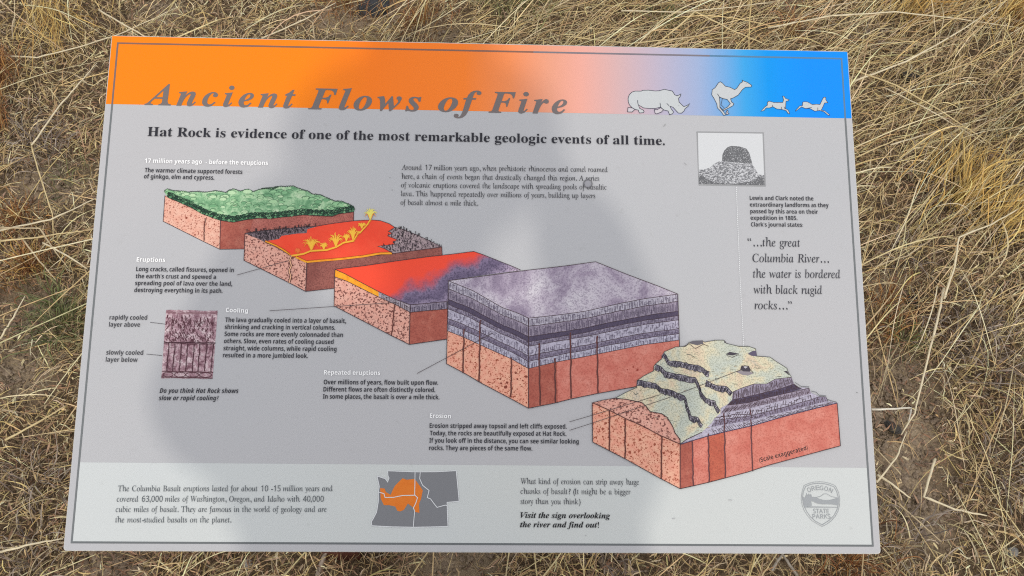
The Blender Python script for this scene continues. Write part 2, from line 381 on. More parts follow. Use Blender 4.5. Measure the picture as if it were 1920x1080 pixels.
def band_m(nm, rgb):
    r2 = tuple(max(0, v - 16) for v in rgb)
    return mottled(nm, [(0.35, r2), (0.65, rgb)], 160, 5, 0.6, (tuple(int(v * 0.6) for v in rgb), 0.45))
BM = [band_m('basalt_band_' + n, c) for n, c in (('pale', (196, 190, 204)), ('mid', (166, 154, 172)), ('dark', (96, 86, 112)), ('dusk', (162, 152, 172)), ('lilac', (196, 190, 208)), ('slate', (156, 146, 168)), ('light', (200, 196, 214)))]

def ticks(ar, top, bot, step, lo, hi, w=1.05, col=INK, hor=0.5, sub=3):
    """ink hatching between two edges: broken vertical joints and short bedding dashes"""
    n = max(2, int(sum(math.dist(top[i], top[i + 1]) for i in range(len(top) - 1)) / step))
    for i in range(n):
        t = (i + rnd.uniform(0.2, 0.8)) / n; p, q = along(top, t), along(bot, t)
        a = rnd.uniform(0, 1 - lo); b = min(1, a + rnd.uniform(lo, hi))
        ar.line([lerp(p, q, a), lerp(p, q, b)], w * rnd.uniform(0.7, 1.1), col, sub)
        if rnd.random() < hor:
            f = rnd.uniform(0.15, 0.85); t2 = min(1, t + rnd.uniform(0.6, 1.6) / n)
            ar.line([lerp(p, q, f), lerp(along(top, t2), along(bot, t2), f)], w * 0.8, col, sub + 1)
def strata(ar, top, bot, fr, mats, dens, n=24):
    tp, bt = resamp(top, n), resamp(bot, n)
    es = []
    for f in fr:
        es.append([lerp(tp[i], bt[i], f + (rnd.uniform(-.006, .006) if 0 < f < 1 else 0)) for i in range(n)])
    for k in range(len(fr) - 1):
        ar.poly(es[k] + es[k + 1][::-1], mats[k], 0)
        st, lo, hi = dens[k]
        ticks(ar, es[k], es[k + 1], st, lo, hi, .85, (98, 86, 110))
    for e in es: ar.line(e, 1.0, INK, 2)
def crack(ar, x0, y0, x1, y1, w=2.6, col=(120, 66, 56)):
    p = wob([(x0, y0), (x1, y1)], 0.9, 12); ar.line(p, w, col, 3)
    ar.line([(x + 0.9, y) for x, y in p], 0.7, (84, 48, 46), 5)
def scallop(ar, pl, size, w, col, sub=3, jit=0.3, up=-1):
    L = sum(math.dist(pl[i], pl[i + 1]) for i in range(len(pl) - 1)); n = max(1, int(L / size))
    pts = []
    for i in range(n):
        a, b = along(pl, i / n), along(pl, (i + 1) / n); h = size * rnd.uniform(0.3, 0.6)
        for k in range(4):
            t = k / 4; m = lerp(a, b, t); pts.append((m[0] + rnd.uniform(-jit, jit), m[1] + up * h * math.sin(math.pi * t)))
    ar.line(pts, w, col, sub)
def spots(ar, lst, col=(150, 76, 58), sub=2):
    for x, y, r in lst:
        ar.poly([(x + r * rnd.uniform(.7, 1.1) * math.cos(k * 0.9), y + r * rnd.uniform(.7, 1.1) * math.sin(k * 0.9)) for k in range(7)], col, sub)

# --- block 1: forested ground
A7 = lambda *p: T(290, 330, 7.2, *p); A8 = lambda *p: T(480, 330, 7.2, *p)
ar = Art(2)
lf_top = A7((140, 262), (180, 290), (300, 340), (500, 430), (640, 510), (800, 570), (890, 600))
ar.poly(lf_top + A7((880, 990), (660, 885), (115, 612)), peach)
rf_top = A7((890, 600), (1060, 625), (1240, 590), (1400, 570), (1560, 575), (1728, 555)) + A8((480, 545), (640, 525), (800, 535), (1030, 545), (1120, 510), (1320, 485))
ar.poly(rf_top + A8((1320, 612),) + [(640, 419), (600, 424), (560, 430), (500, 436), (470, 440)] + A7((1215, 985), (880, 990)), brick2)
ar.poly(A7((890, 604), (1060, 628), (1230, 596), (1330, 585), (1280, 760), (1215, 985), (884, 988)), brick, 1)
ar.line(A7((140, 262), (115, 612), (660, 885), (880, 990), (1215, 985)), 1.1, INK); ar.line(A7((890, 600), (880, 990)), 1.3, INK, 2)
ar.line(A8((1320, 485), (1318, 612)), 1.1, INK, 2); crack(ar, *A7((682, 575))[0], *A7((660, 880))[0], 1.4)
spots(ar, [(p[0], p[1], r) for p, r in zip(A7((430, 565), (400, 410), (210, 488), (545, 795), (290, 515), (320, 372), (780, 570), (480, 655), (140, 550)), (2.4, 1.5, 1.6, 1.6, 1, 1.1, 1.3, 1, 1))])
top_out = A7((130, 215), (170, 175), (210, 195), (270, 205), (350, 210), (450, 225), (560, 215), (680, 225), (820, 205), (900, 215), (970, 230), (1000, 200), (1070, 180), (1150, 210), (1260, 185), (1330, 220), (1400, 190), (1500, 175), (1600, 185), (1680, 150)) + A8((60, 180), (150, 175), (210, 185), (290, 145), (400, 150), (500, 140), (620, 190), (700, 210), (760, 250), (870, 260), (980, 310), (1060, 345), (1150, 345), (1250, 385), (1330, 430), (1310, 490))
bot = lf_top[1:] + rf_top[1:]
ar.poly(top_out + bot[::-1][1:], green_m, 2)
up_ = [(x, y - 9 - rnd.uniform(-2, 2)) for x, y in resamp(bot, 60)]; up_[0] = (up_[0][0], up_[0][1] + 3); up_[-1] = (up_[-1][0], up_[-1][1] + 4)
ar.poly(up_ + bot[::-1], green_d, 3)
scallop(ar, top_out, 3.4, 1.0, (50, 74, 58), 4)
for k in range(3): scallop(ar, [(x, y - 2.5 - 3 * k) for x, y in bot], 4.2, 0.9, (28, 48, 40), 4)
ar.line(bot, 1.3, (40, 44, 42), 5)
def blob(c, w, h, fill, edge, sub, lw=.8):
    n = max(7, int(w)); pts = []
    for i in range(n * 3):
        a_ = 2 * math.pi * i / (n * 3); k = 1 + .10 * math.cos(n * a_) + rnd.uniform(-.04, .04); pts.append((c[0] + w / 2 * k * math.cos(a_), c[1] + h / 2 * k * math.sin(a_)))
    ar.poly(pts, fill, sub); ar.line([p for p in pts if p[1] < c[1] + h * .12] and sorted([p for p in pts if p[1] < c[1] + h * .1]), lw, edge, sub + 1)
LG = [(150, 200, 150), (172, 212, 164), (134, 186, 138), (190, 222, 178), (118, 172, 126)]
cl_ = []
for k in range(120):
    t = rnd.uniform(.03, .97); s = rnd.uniform(0.06, 0.80); p = along(top_out, t); q = min(bot, key=lambda b: abs(b[0] - p[0])); c = lerp(p, q, s)
    if q[1] - p[1] > 8: cl_.append((c, rnd.uniform(8, 20) * (1 - .3 * s)))
for k, (c, w) in enumerate(sorted(cl_, key=lambda q: q[0][1])):
    blob(c, w, w * rnd.uniform(.34, .5), LG[rnd.randrange(5)], (84, 128, 94), 3 + (k % 4) * .25, .7)
DG = [(56, 104, 74), (84, 138, 98), (40, 78, 58), (118, 166, 122)]
for row in range(3):
    for k in range(74):
        c = along(bot, (k + rnd.uniform(0, .9)) / 74); blob((c[0], c[1] - 8.5 + row * 2.9 + rnd.uniform(-.8, .8)), rnd.uniform(5, 7.5), rnd.uniform(4, 5.6), DG[rnd.randrange(4)], (24, 44, 36), 5 + row * .5, 1.0)
ar.build('forest_block_picture', root, LP)

# --- block 2: lava pool
A = lambda *p: T(440, 380, 6, *p); B = lambda *p: T(620, 380, 6, *p)
ar = Art(4)
ar.poly(A((118, 345), (180, 375), (260, 405), (330, 440), (620, 590), (810, 680), (800, 1000), (620, 905), (105, 650)), peach_d)
ar.poly(A((810, 680), (1000, 655), (1200, 640), (1440, 612)) + B((560, 575), (700, 572), (900, 545), (1100, 520), (1250, 500), (1255, 595), (900, 645), (560, 690), (180, 735), (50, 755), (45, 960)) + A((800, 1000),), maroon)
chl = A((118, 345), (300, 318), (600, 290), (760, 270), (920, 265), (820, 300), (810, 345), (700, 350), (530, 375), (500, 410), (330, 436), (260, 405), (180, 375))
ar.poly(chl, char_m, 1)
rag = B((560, 205), (660, 240), (722, 280), (650, 325), (692, 345), (640, 375), (752, 420), (700, 445), (722, 470), (530, 492), (610, 520), (700, 570))
ar.poly(A((340, 437), (500, 410), (530, 375), (700, 350), (810, 345), (820, 300), (920, 272), (1100, 235), (1340, 205)) + B((360, 200), (480, 198)) + rag + B((560, 574), (360, 592)) + A((1200, 630), (1000, 648), (810, 672), (620, 588)), lava, 2)
ar.poly(rag[2:] + B((740, 572), (900, 545), (1100, 520), (1250, 497), (1000, 380), (820, 305)), char2, 2)
for seg, w in ((A((345, 437), (470, 488), (560, 540), (625, 588)), 4.0), (A((690, 612), (810, 668)), 4.2), (A((812, 668), (1000, 650), (1200, 634), (1440, 606)) + B((560, 572), (690, 571)), 4.0)):
    ar.line(seg, w, molten, 4); ar.line([(x, y - w / 2) for x, y in seg], 0.8, (170, 70, 30), 6)
ar.line(B((722, 280), (650, 325), (692, 345), (640, 375), (752, 420), (700, 445), (722, 470), (530, 492), (610, 520), (700, 570)), 1, INK, 5)
stream = A((640, 600), (700, 592), (780, 578), (860, 545), (1040, 535), (1150, 500), (1230, 452), (1340, 432), (1400, 335)) + B((330, 345), (420, 245), (452, 190))
ar.line(stream, 3.4, (252, 190, 60), 7); ar.line([(x, y + 1.9) for x, y in stream], 0.7, (196, 80, 20), 8)
fis = A((640, 600), (622, 650), (640, 710), (614, 770), (634, 830), (614, 905))
ar.line(fis, 1.8, (246, 190, 150), 7)
for dx in (-1.5, 1.5): ar.line([(x + dx, y) for x, y in fis], 1.0, (92, 52, 50), 8)
def plume(c, w, h, col):
    w *= 1.2; h *= 1.15
    for k in range(13):
        a_ = -1.4 + 2.8 * k / 12; ar.line([c, (c[0] + math.sin(a_) * w * .45, c[1] - h * .55), (c[0] + math.sin(a_) * w * .8, c[1] - h * (.15 + .5 * math.cos(a_)))], 2.2, (246, 150, 48), 8, taper=True)
    for k in range(21):
        a_ = -1.3 + 2.6 * k / 20 + rnd.uniform(-.07, .07); rr = rnd.uniform(.8, 1.05)
        tip = (c[0] + math.sin(a_) * w * rr, c[1] - h * (0.45 + 0.55 * math.cos(a_)) * rr + abs(math.sin(a_)) * h * .12)
        mid = (c[0] + math.sin(a_) * w * .35, c[1] - h * .72 * rr)
        ar.line([c, lerp(c, mid, .6), lerp(mid, tip, .35), (lerp(mid, tip, .8)[0], lerp(mid, tip, .8)[1] - 1), tip], rnd.uniform(1.4, 2.0), col, 9, taper=True)
for p, w, h in ((A((865, 540))[0], 15, 23), (A((1005, 530))[0], 7, 12), (A((1140, 498))[0], 13, 23), (A((1258, 436))[0], 7, 13), (A((1332, 422))[0], 10, 22), (B((352, 292))[0], 7, 10)): plume(p, w, h, (254, 196, 66))
plume(B((448, 192))[0], 11, 19, (238, 226, 112)); plume(A((712, 575))[0], 5, 9, (244, 120, 60))
def stubs(poly, n, col=(44, 36, 42)):
    xs = [p[0] for p in poly]; ys = [p[1] for p in poly]
    for _ in range(n * 6):
        if n <= 0: break
        x, y = rnd.uniform(min(xs), max(xs)), rnd.uniform(min(ys), max(ys)); c_ = False; j = len(poly) - 1
        for i in range(len(poly)):
            if (poly[i][1] > y) != (poly[j][1] > y) and x < (poly[j][0] - poly[i][0]) * (y - poly[i][1]) / (poly[j][1] - poly[i][1]) + poly[i][0]: c_ = not c_
            j = i
        if c_:
            n -= 1; h = rnd.uniform(2, 5); ar.line([(x, y), (x + rnd.uniform(-1.6, 1.6), y - h)], rnd.uniform(.8, 1.3), col, 5)
stubs(chl, 130); stubs(rag[2:] + B((740, 572), (900, 545), (1100, 520), (1250, 497), (1000, 380), (820, 305)), 150)
for pl, n in ((A((125, 335), (500, 298), (920, 265)), 30), (B((722, 280), (820, 300), (1000, 378), (1250, 495)), 20)):
    for k in range(n):
        x, y = along(pl, rnd.random()); h = rnd.uniform(2.5, 6); ar.line([(x, y), (x + rnd.uniform(-.8, .8), y - h)], .9, (50, 42, 46), 6); ar.line([(x, y - h * .6), (x + rnd.uniform(-2, 2), y - h)], .7, (50, 42, 46), 7)
ar.line(A((118, 345), (105, 650), (620, 905), (800, 1000), (1120, 965)), 1.1, INK, 3); ar.line(A((812, 680), (800, 1000)), 1.3, INK, 4)
ar.line(A((812, 680), (1000, 657), (1440, 614)) + B((700, 574), (900, 546), (1250, 500), (1255, 597)), 1.0, INK, 4)
ar.line(A((118, 345), (300, 318), (600, 290), (920, 266), (1100, 236), (1340, 206)) + B((360, 200), (480, 197), (560, 204), (660, 238), (722, 280), (820, 303), (1000, 378), (1250, 498)), 1.0, INK, 4)
ar.line(A((330, 438), (470, 500), (620, 592)), .9, INK, 8)
ar.line([(445, 516), (541, 489)], 0.9, (90, 80, 84), 10)
ar.build('lava_block_picture', root, LP)

# --- block 3: cooling flow
D = lambda *p: T(610, 460, 5.4, *p)
ar = Art(6)
coolm, t, b = new_mat('lava_to_basalt', 0.42); co = ocoord(t)
p1_, p2_ = Vector(uv((735, 552))), Vector(uv((915, 468))); nrm = Vector((p2_.y - p1_.y, -(p2_.x - p1_.x))).normalized()
dp = N(t, 'ShaderNodeVectorMath', operation='DOT_PRODUCT'); t.links.new(co, dp.inputs[0]); dp.inputs[1].default_value = (nrm.x, nrm.y, 0)
ad = N(t, 'ShaderNodeMath', operation='SUBTRACT'); t.links.new(dp.outputs['Value'], ad.inputs[0]); ad.inputs[1].default_value = nrm.dot(p1_)
nz = N(t, 'ShaderNodeMath', operation='MULTIPLY_ADD'); t.links.new(noise(t, co, 28, 4), nz.inputs[0]); nz.inputs[1].default_value = 0.045; t.links.new(ad.outputs[0], nz.inputs[2])
mrg = N(t, 'ShaderNodeMapRange'); mrg.inputs['From Min'].default_value = 0.0; mrg.inputs['From Max'].default_value = 0.06; t.links.new(nz.outputs[0], mrg.inputs[0])
cc = ramp(t, mrg.outputs[0], [(0.0, alb((250, 80, 52))), (0.32, alb((250, 80, 56))), (0.45, alb((196, 92, 104))), (0.56, alb((136, 120, 150))), (0.72, alb((108, 96, 124))), (0.85, alb((160, 144, 170))), (1.0, alb((196, 176, 196)))])
gr = ramp(t, noise(t, co, 560, 2), [(0.46, g(0)), (0.62, g(0.7))]); gr2 = mix(t, ramp(t, mrg.outputs[0], [(0.35, g(0)), (0.6, g(1))]), g(0), gr)
t.links.new(mix(t, gr2, cc, alb((76, 66, 92))), b.inputs['Base Color'])
ar.poly(D((95, 320), (220, 365), (540, 525), (700, 595), (860, 680), (850, 1005), (670, 915), (90, 615)), peach_d)
ar.poly(D((860, 680), (1000, 665), (1235, 645), (1235, 950), (850, 1005)), brick)
ar.poly([(628.5, 505.4), (684, 499), (740, 490.5), (804, 482), (850, 477), (888, 472), (905, 478), (960, 500), (976, 507), (900, 517), (842, 526), (839, 566)] + D((1000, 595), (860, 606), (700, 545), (540, 470), (330, 360), (200, 290)), coolm, 1)
ar.poly(D((100, 250), (200, 292), (330, 362), (540, 472), (540, 525), (220, 365), (95, 320)), molten, 2)
ar.poly(D((540, 472), (700, 545), (860, 606), (860, 680), (700, 595), (540, 525)), band_m('strip_pale', (188, 176, 186)), 2)
ar.poly(D((860, 606), (1000, 595), (1235, 572), (1235, 645), (1000, 665), (860, 680)), BM[1], 2)
ticks(ar, D((560, 480), (700, 545), (860, 606)), D((560, 535), (700, 595), (860, 680)), 3.4, .7, 1, .9, INK, .6, 4)
ticks(ar, D((860, 606), (1235, 572)), D((860, 680), (1235, 645)), 2.6, .6, 1, .9, (56, 46, 74), .4, 4)
ar.line(D((100, 245), (200, 290), (330, 360), (540, 470), (700, 545), (860, 604), (1000, 592), (1235, 570)), 1, INK, 5)
ar.line(D((95, 320), (220, 365), (540, 525), (700, 595), (860, 680), (1000, 665), (1235, 645)), 1, INK, 5)
ar.line(D((100, 245), (95, 320), (90, 615), (670, 915), (850, 1005), (1235, 950)), 1.1, INK, 5); ar.line(D((860, 606), (850, 1005)), 1.3, INK, 6)
ar.line([(628.5, 505.2), (684, 498.5), (740, 490), (804, 481.5), (850, 476.5), (888, 471.7), (905, 477.5), (960, 499.5), (976, 506.5)], 1, INK, 5)
crack(ar, *D((700, 600))[0], *D((672, 912))[0], 1.8)
ar.line([(506, 583), (741, 567.5)], 0.9, (90, 80, 84), 8)
ar.build('cooling_block_picture', root, LP)

# --- block 4: layered basalt
E4 = lambda *p: T(820, 480, 3.6, *p); E5 = lambda *p: T(1040, 480, 3.6, *p)
ar = Art(8)
lt = E4((75, 168), (240, 235), (440, 350), (540, 385), (615, 420)); lb = E4((68, 505), (180, 550), (300, 605), (500, 695), (615, 760))
rt = E4((615, 420),) + E5((0, 402), (200, 375), (420, 325), (600, 290), (830, 258)); rb = E4((615, 760),) + E5((0, 718), (200, 680), (400, 640), (600, 600), (838, 568))
ar.poly(E4((75, 168), (560, 103), (864, 68)) + E5((275, 40), (500, 130), (700, 205), (830, 258), (600, 290), (420, 325), (200, 375), (0, 402)) + E4((615, 420), (540, 385), (440, 350), (240, 235)), lilac)
FR = [0, .16, .37, .47, .56, .75, .86, 1]
DE = [(3.2, .5, 1), (2.4, .5, 1), (1.6, .6, 1), (2.6, .4, .9), (3.6, .25, .7), (2.4, .4, .9), (3.4, .4, 1)]
strata(ar, lt, lb, FR, BM, DE); strata(ar, rt, rb, FR, BM, DE, 30)
ar.poly(lb + E4((615, 1028), (480, 955), (300, 860), (180, 790), (62, 728)), orange_r)
ar.poly(rb + E5((842, 800), (750, 840), (560, 880), (290, 928), (110, 965), (0, 992)) + E4((615, 1028),), brick3)
ar.poly(E4((615, 762), (690, 748)) + E5((15, 716), (20, 990)) + E4((615, 1027),), brick, 1)
for x, y0, y1 in ((180, 490, 788), (290, 430, 850), (502, 690, 955)): crack(ar, *E4((x, y0))[0], *E4((x - 8, y1))[0])
for x, y0, y1 in ((688, 590, 1010), (793, 690, 990)): crack(ar, *E4((x, y0))[0], *E4((x + 5, y1))[0], 2.6, (110, 62, 58))
for x, y0, y1 in ((106, 520, 963), (286, 540, 926)): crack(ar, *E5((x, y0))[0], *E5((x + 4, y1))[0], 2.6, (110, 62, 58))
ar.line(E4((75, 168), (62, 728), (180, 790), (300, 860), (480, 955), (615, 1028)) + E5((0, 993), (110, 965), (290, 928), (560, 880)), 1.1, INK, 4)
ar.line(E4((615, 420), (615, 1028)), 1.3, INK, 4); ar.line(E5((830, 258), (842, 612)), 1.1, INK, 4)
ar.line(E4((75, 168), (560, 103), (864, 68)) + E5((275, 40), (500, 130), (700, 205), (830, 258)), 1.0, INK, 4)
spots(ar, [(p[0], p[1], r) for p, r in zip(E4((530, 790), (600, 815), (540, 832), (575, 840), (555, 760), (425, 830), (460, 885), (430, 860), (470, 855), (570, 880)), (2.2, 2.8, 1.8, 1.4, 1.2, 2, 3.4, 2.2, 2.6, 1.3))], (140, 66, 50))
spots(ar, [(p[0], p[1], r) for p, r in zip(E5((558, 770), (530, 750), (490, 768), (440, 750)), (2.6, 1.6, 1.4, 1.0))], (160, 62, 50))
ar.line([(782, 700.5), (860, 659), (923, 625)], 0.9, (80, 66, 70), 7)
ar.build('basalt_block_picture', root, LP)

# --- block 5: eroded cliffs
F6 = lambda *p: T(1100, 620, 6, *p); F7 = lambda *p: T(1330, 620, 6, *p); F8 = lambda *p: T(1100, 740, 5.837, *p)
ar = Art(10)
ar.poly(F8((60, 90), (245, 170), (420, 260), (610, 345), (800, 445), (1020, 540), (1020, 1030), (810, 920), (425, 705), (250, 615), (65, 520)), orange_r)
ar.poly(F8((60, 90), (180, 60), (300, 40), (420, 50), (600, 85), (650, 130), (690, 185), (820, 210), (880, 250), (940, 350), (965, 420), (1020, 490), (1020, 540), (800, 445), (420, 260), (245, 170)), peach_d)
base = F8((1020, 545), (1150, 505), (1320, 455), (1500, 410)) + F7((500, 1065), (830, 968), (1180, 878), (1435, 815))
bottom5 = [(1575, 836), (1536, 846.5), (1440, 872.5), (1400, 885.6), (1328, 904.5), (1299.6, 911), (1274.7, 916.5)]
ar.poly(base + bottom5, brick3)
ar.poly(F8((1022, 546), (1150, 507)) + F8((1165, 1000), (1022, 1028)), brick, 1)
ar.poly(F8((1330, 460), (1500, 412), (1520, 905), (1335, 955)), mottled('brick_mid', [(0.3, (184, 88, 70)), (0.6, (204, 108, 84))], 60, 4, 0.6, ((150, 74, 60), .5)), 1)
cl = F7((20, 1040), (50, 990), (120, 930), (125, 870), (200, 830), (250, 780), (260, 690), (350, 650), (500, 600), (640, 600), (740, 545), (920, 525), (950, 600), (1000, 640), (1120, 645), (1140, 700), (1230, 740), (1310, 745), (1330, 790), (1435, 815))
ar.poly(F8((1020, 545), (1090, 490), (1260, 410)) + cl + base[::-1][1:], BM[4], 1)
def band(tp, bt, m, d):
    ar.poly(tp + bt[::-1], m, 3); ticks(ar, tp, bt, d[0], d[1], d[2], .8, INK, .4, 5); ar.line(tp, .9, INK, 5)
band(F7((260, 690), (350, 650), (500, 600), (640, 600), (740, 545), (920, 525)), F7((252, 778), (380, 755), (520, 722), (660, 690), (800, 652), (950, 602)), BM[3], (2.0, .5, 1))
band(F7((252, 780), (520, 722), (800, 652), (950, 604), (1000, 640)), F7((200, 838), (430, 812), (700, 742), (900, 695), (1040, 655)), BM[2], (1.8, .6, 1))
band(F7((200, 840), (430, 812), (700, 742), (1120, 647)), F7((125, 930), (450, 872), (800, 790), (1140, 708)), BM[1], (2.2, .5, 1))
band(F7((60, 985), (300, 940), (500, 950)), F7((20, 1040), (300, 1000), (480, 985)), BM[4], (5, .3, .7))
band(F7((60, 1010), (450, 960), (800, 872), (1150, 775), (1230, 745), (1312, 747)), F7((20, 1080), (450, 1010), (800, 925), (1180, 830), (1250, 812), (1330, 792)), BM[5], (3, .4, .9))
ticks(ar, F7((140, 925), (450, 872), (800, 790), (1140, 710)), F7((80, 1000), (450, 958), (800, 870), (1150, 775)), 5, .3, .8, .9, INK, .8, 5)
ticks(ar, F7((0, 1085), (450, 1012), (800, 927), (1330, 795)), F7((60, 1170), (500, 1062), (830, 966), (1420, 815)), 4, .5, 1, .8, INK, .5, 5)
# grassy plateau
gout = F6((310, 765), (430, 700), (560, 640), (565, 565), (640, 510), (750, 455), (755, 400), (780, 370), (840, 320), (870, 240), (1000, 185), (1110, 180), (1150, 135), (1300, 115), (1320, 132), (1440, 112)) + F7((60, 110), (160, 110), (185, 145), (330, 180), (440, 180), (515, 205), (530, 290), (680, 300), (750, 350), (870, 425), (880, 460), (920, 525))
ar.poly(gout + F7((740, 545), (640, 600), (500, 600), (350, 650), (260, 690), (250, 780), (200, 830), (125, 870), (120, 930), (50, 990), (20, 1040)) + F8((1260, 410), (1090, 490), (1020, 540), (1020, 490), (965, 420), (940, 350), (880, 250), (820, 210), (690, 185), (650, 130), (600, 85), (420, 50)), moss, 4)
ar.line(gout, 1.0, (84, 84, 80), 6)
ar.line(F8((1260, 410), (1090, 490), (1020, 540)), 1.2, INK, 6)
def cliff(pl, th):
    q = wob(pl, .8, max(6, int(sum(math.dist(pl[i], pl[i + 1]) for i in range(len(pl) - 1)) / 4)))
    lo = []
    for i, p in enumerate(q):
        a_, b_2 = q[max(0, i - 1)], q[min(len(q) - 1, i + 1)]; dx, dy = b_2[0] - a_[0], b_2[1] - a_[1]; l = math.hypot(dx, dy) or 1
        k = th * (0.55 + 0.45 * abs(dx) / l) * rnd.uniform(.85, 1.15)
        lo.append((p[0] - dy / l * k * .5 - (0), p[1] + dx / l * k * .9))
    ar.poly(q + lo[::-1], cliff_m, 6); ticks(ar, q, lo, 2.2, .6, 1, 1.1, (40, 34, 46), .1, 8)
    ar.line(q, 1.1, (56, 52, 60), 8); ar.line(lo, .9, (70, 66, 72), 8)
cliff(F6((562, 562), (620, 560), (690, 580), (760, 590), (840, 650), (960, 675), (1050, 720), (1110, 740), (1135, 850), (1175, 960), (1250, 975), (1300, 1060)), 12)
cliff(F6((775, 380), (830, 400), (885, 465), (960, 480), (1100, 505), (1215, 530), (1250, 570), (1290, 690), (1330, 760), (1440, 790)) + F7((75, 840), (118, 900)), 12)
cliff(F6((868, 250), (905, 300), (920, 340), (1060, 350), (1150, 375), (1260, 395), (1375, 465)), 12)
cliff(F6((1345, 560), (1400, 600), (1440, 610)) + F7((60, 610), (200, 635), (260, 700)), 12)
dkr = (72, 66, 76)
for k in range(70):
    c = rnd.choice((F8((780, 190)), F8((980, 300)), F6((1180, 700)), F6((1000, 440)), F7((300, 350)), F7((600, 430)), F7((100, 480)), F6((640, 700)), F6((1250, 260)), F8((1230, 330))))[0]
    x = c[0] + rnd.gauss(0, 14); y = c[1] + rnd.gauss(0, 7)
    if y > 660 + abs(x - 1400) * .12 and x < 1450 or y < 700 and 1290 < x < 1460: ar.line([(x, y), (x + rnd.uniform(1.5, 4), y - rnd.uniform(.5, 1.5)), (x + rnd.uniform(4, 7), y + rnd.uniform(-.5, 1))], .7, rnd.choice(((150, 148, 128), (172, 150, 118), (128, 134, 120))), 5)
ar.poly(F7((180, 270), (225, 240), (330, 262), (250, 280)), dkr, 7); ar.line(F7((190, 280), (255, 302), (325, 270)), .9, INK, 7)
ar.poly(F7((345, 440), (360, 400), (395, 392), (435, 402), (460, 440), (455, 462), (380, 460)), dkr, 7); ar.poly(F7((378, 408), (395, 402), (430, 408), (400, 428)), (196, 192, 196), 9)
ar.poly(F7((300, 465), (345, 445), (380, 460), (455, 462), (492, 482), (430, 505), (370, 500)), (150, 142, 148), 7); ar.line(F7((300, 465), (345, 445), (360, 398), (435, 400), (460, 445), (492, 482)), 1, INK, 9)
ar.poly(F7((430, 260), (480, 232), (520, 225), (530, 290), (470, 285)), (96, 88, 110), 7); ar.poly(F7((832, 458), (870, 455), (902, 508)), dkr, 7)
ar.poly(F7((160, 135), (170, 112), (188, 140)), dkr, 7); ar.poly(F6((1150, 145), (1180, 120), (1300, 112), (1310, 150), (1240, 165)), (104, 100, 108), 7)
ar.line(F6((1090, 180), (1150, 150), (1220, 205), (1310, 155), (1370, 178)), .9, INK, 7)
for q in (F6((1120, 272), (1160, 270), (1210, 300)), F7((60, 540), (110, 545)), F7((270, 600), (310, 605)), F7((760, 515), (800, 518)), F6((530, 700), (550, 722), (580, 705))): ar.line(q, .9, (90, 96, 88), 7)
ar.line(F8((300, 40), (420, 50), (600, 85), (650, 130), (690, 185), (820, 210), (880, 250), (940, 350), (965, 420), (1020, 490)), 1.3, INK, 7)
ar.line(F8((60, 90), (180, 60), (300, 40)), 1, INK, 6); ar.line(wob(F8((60, 90), (245, 170), (420, 260), (610, 345), (800, 445), (1020, 540)), .4, 20), 1.5, (96, 56, 52), 7)
ar.line(F8((60, 90), (65, 520), (250, 615), (425, 705), (810, 920), (1020, 1030)) + bottom5[::-1][1:] + [(1569, 756)], 1.1, INK, 6)
ar.line(F8((1020, 490), (1020, 1030)), 1.3, INK, 8); ar.line(base, 1.2, (60, 50, 84), 7)
for x, y0, y1 in ((250, 175, 612), (420, 262, 705), (818, 455, 918)): crack(ar, *F8((x, y0))[0], *F8((x - 3, y1))[0], 2.4)
for x, y0, y1 in ((1150, 500, 998), (1325, 430, 955), (1500, 200, 905)): crack(ar, *F8((x, y0))[0], *F8((x + 14, y1))[0], 2.0, (112, 70, 76))
crack(ar, 1406, 766, 1411, 884, 1.8, (112, 70, 76))
spots(ar, [(p[0], p[1], r) for p, r in zip(F8((205, 315), (175, 375), (585, 492), (742, 545), (470, 630), (525, 630), (842, 640), (135, 230), (375, 355), (740, 630)), (2.8, 2.8, 2.6, 2.8, 3, 2.2, 2.4, 1.6, 1.6, 2))], (164, 84, 62))
ar.line([(1067.5, 791), (1100, 781.7), (1238, 740)], .9, (84, 74, 76), 9); ar.line([(1067.5, 807), (1100, 796.7), (1250, 747), (1388, 694)], .9, (84, 74, 76), 9)
for q in (F7((960, 590), (1030, 635), (1120, 640)), F7((1145, 690), (1200, 700), (1230, 735), (1310, 740)), F7((1320, 780), (1380, 800), (1430, 812))): ar.line([(x, y - 1) for x, y in q], .9, (100, 100, 104), 5)
ar.build('eroded_cliff_picture', root, LP)

# --- column sketch
S = lambda *p: T(180, 560, 5.4, *p)
ar = Art(2)
q4 = S((712, 112), (1232, 125), (1180, 812), (662, 805))
def q_(u, v): return lerp(lerp(q4[0], q4[1], u), lerp(q4[3], q4[2], u), v)
def qp(*p): return [q_(u, v) for u, v in p]
mauve = mottled('mauve_wash', [(0.34, (126, 86, 98)), (0.48, (184, 148, 158)), (0.62, (226, 204, 208))], 130, 5, .6, ((100, 64, 74), .5))
ar.poly([q_(i / 12, rnd.uniform(-.006, .006)) for i in range(13)] + [q_(1, .5)] + [q_(1 - i / 12, 1 + rnd.uniform(-.006, .006)) for i in range(13)], mauve)
mk = (92, 54, 64)
for k in range(210):
    u, v = rnd.uniform(.02, .95), rnd.uniform(.06, .44); a_ = rnd.choice([1, 1, -1]) * rnd.uniform(.15, 1.1) * (v * 2.2) + rnd.uniform(-.2, .2); l = rnd.uniform(.03, .075)
    du, dv = math.sin(a_) * l * 1.3, math.cos(a_) * l
    ar.line(qp((u, v), (min(.99, max(.01, u + du)), min(.465, v + dv))), rnd.uniform(.7, 1.3), mk, 2)
for vv in (.03, .045): ar.line(wob(qp((0, vv), (1, vv)), .6, 14), 1, (150, 110, 118), 3)
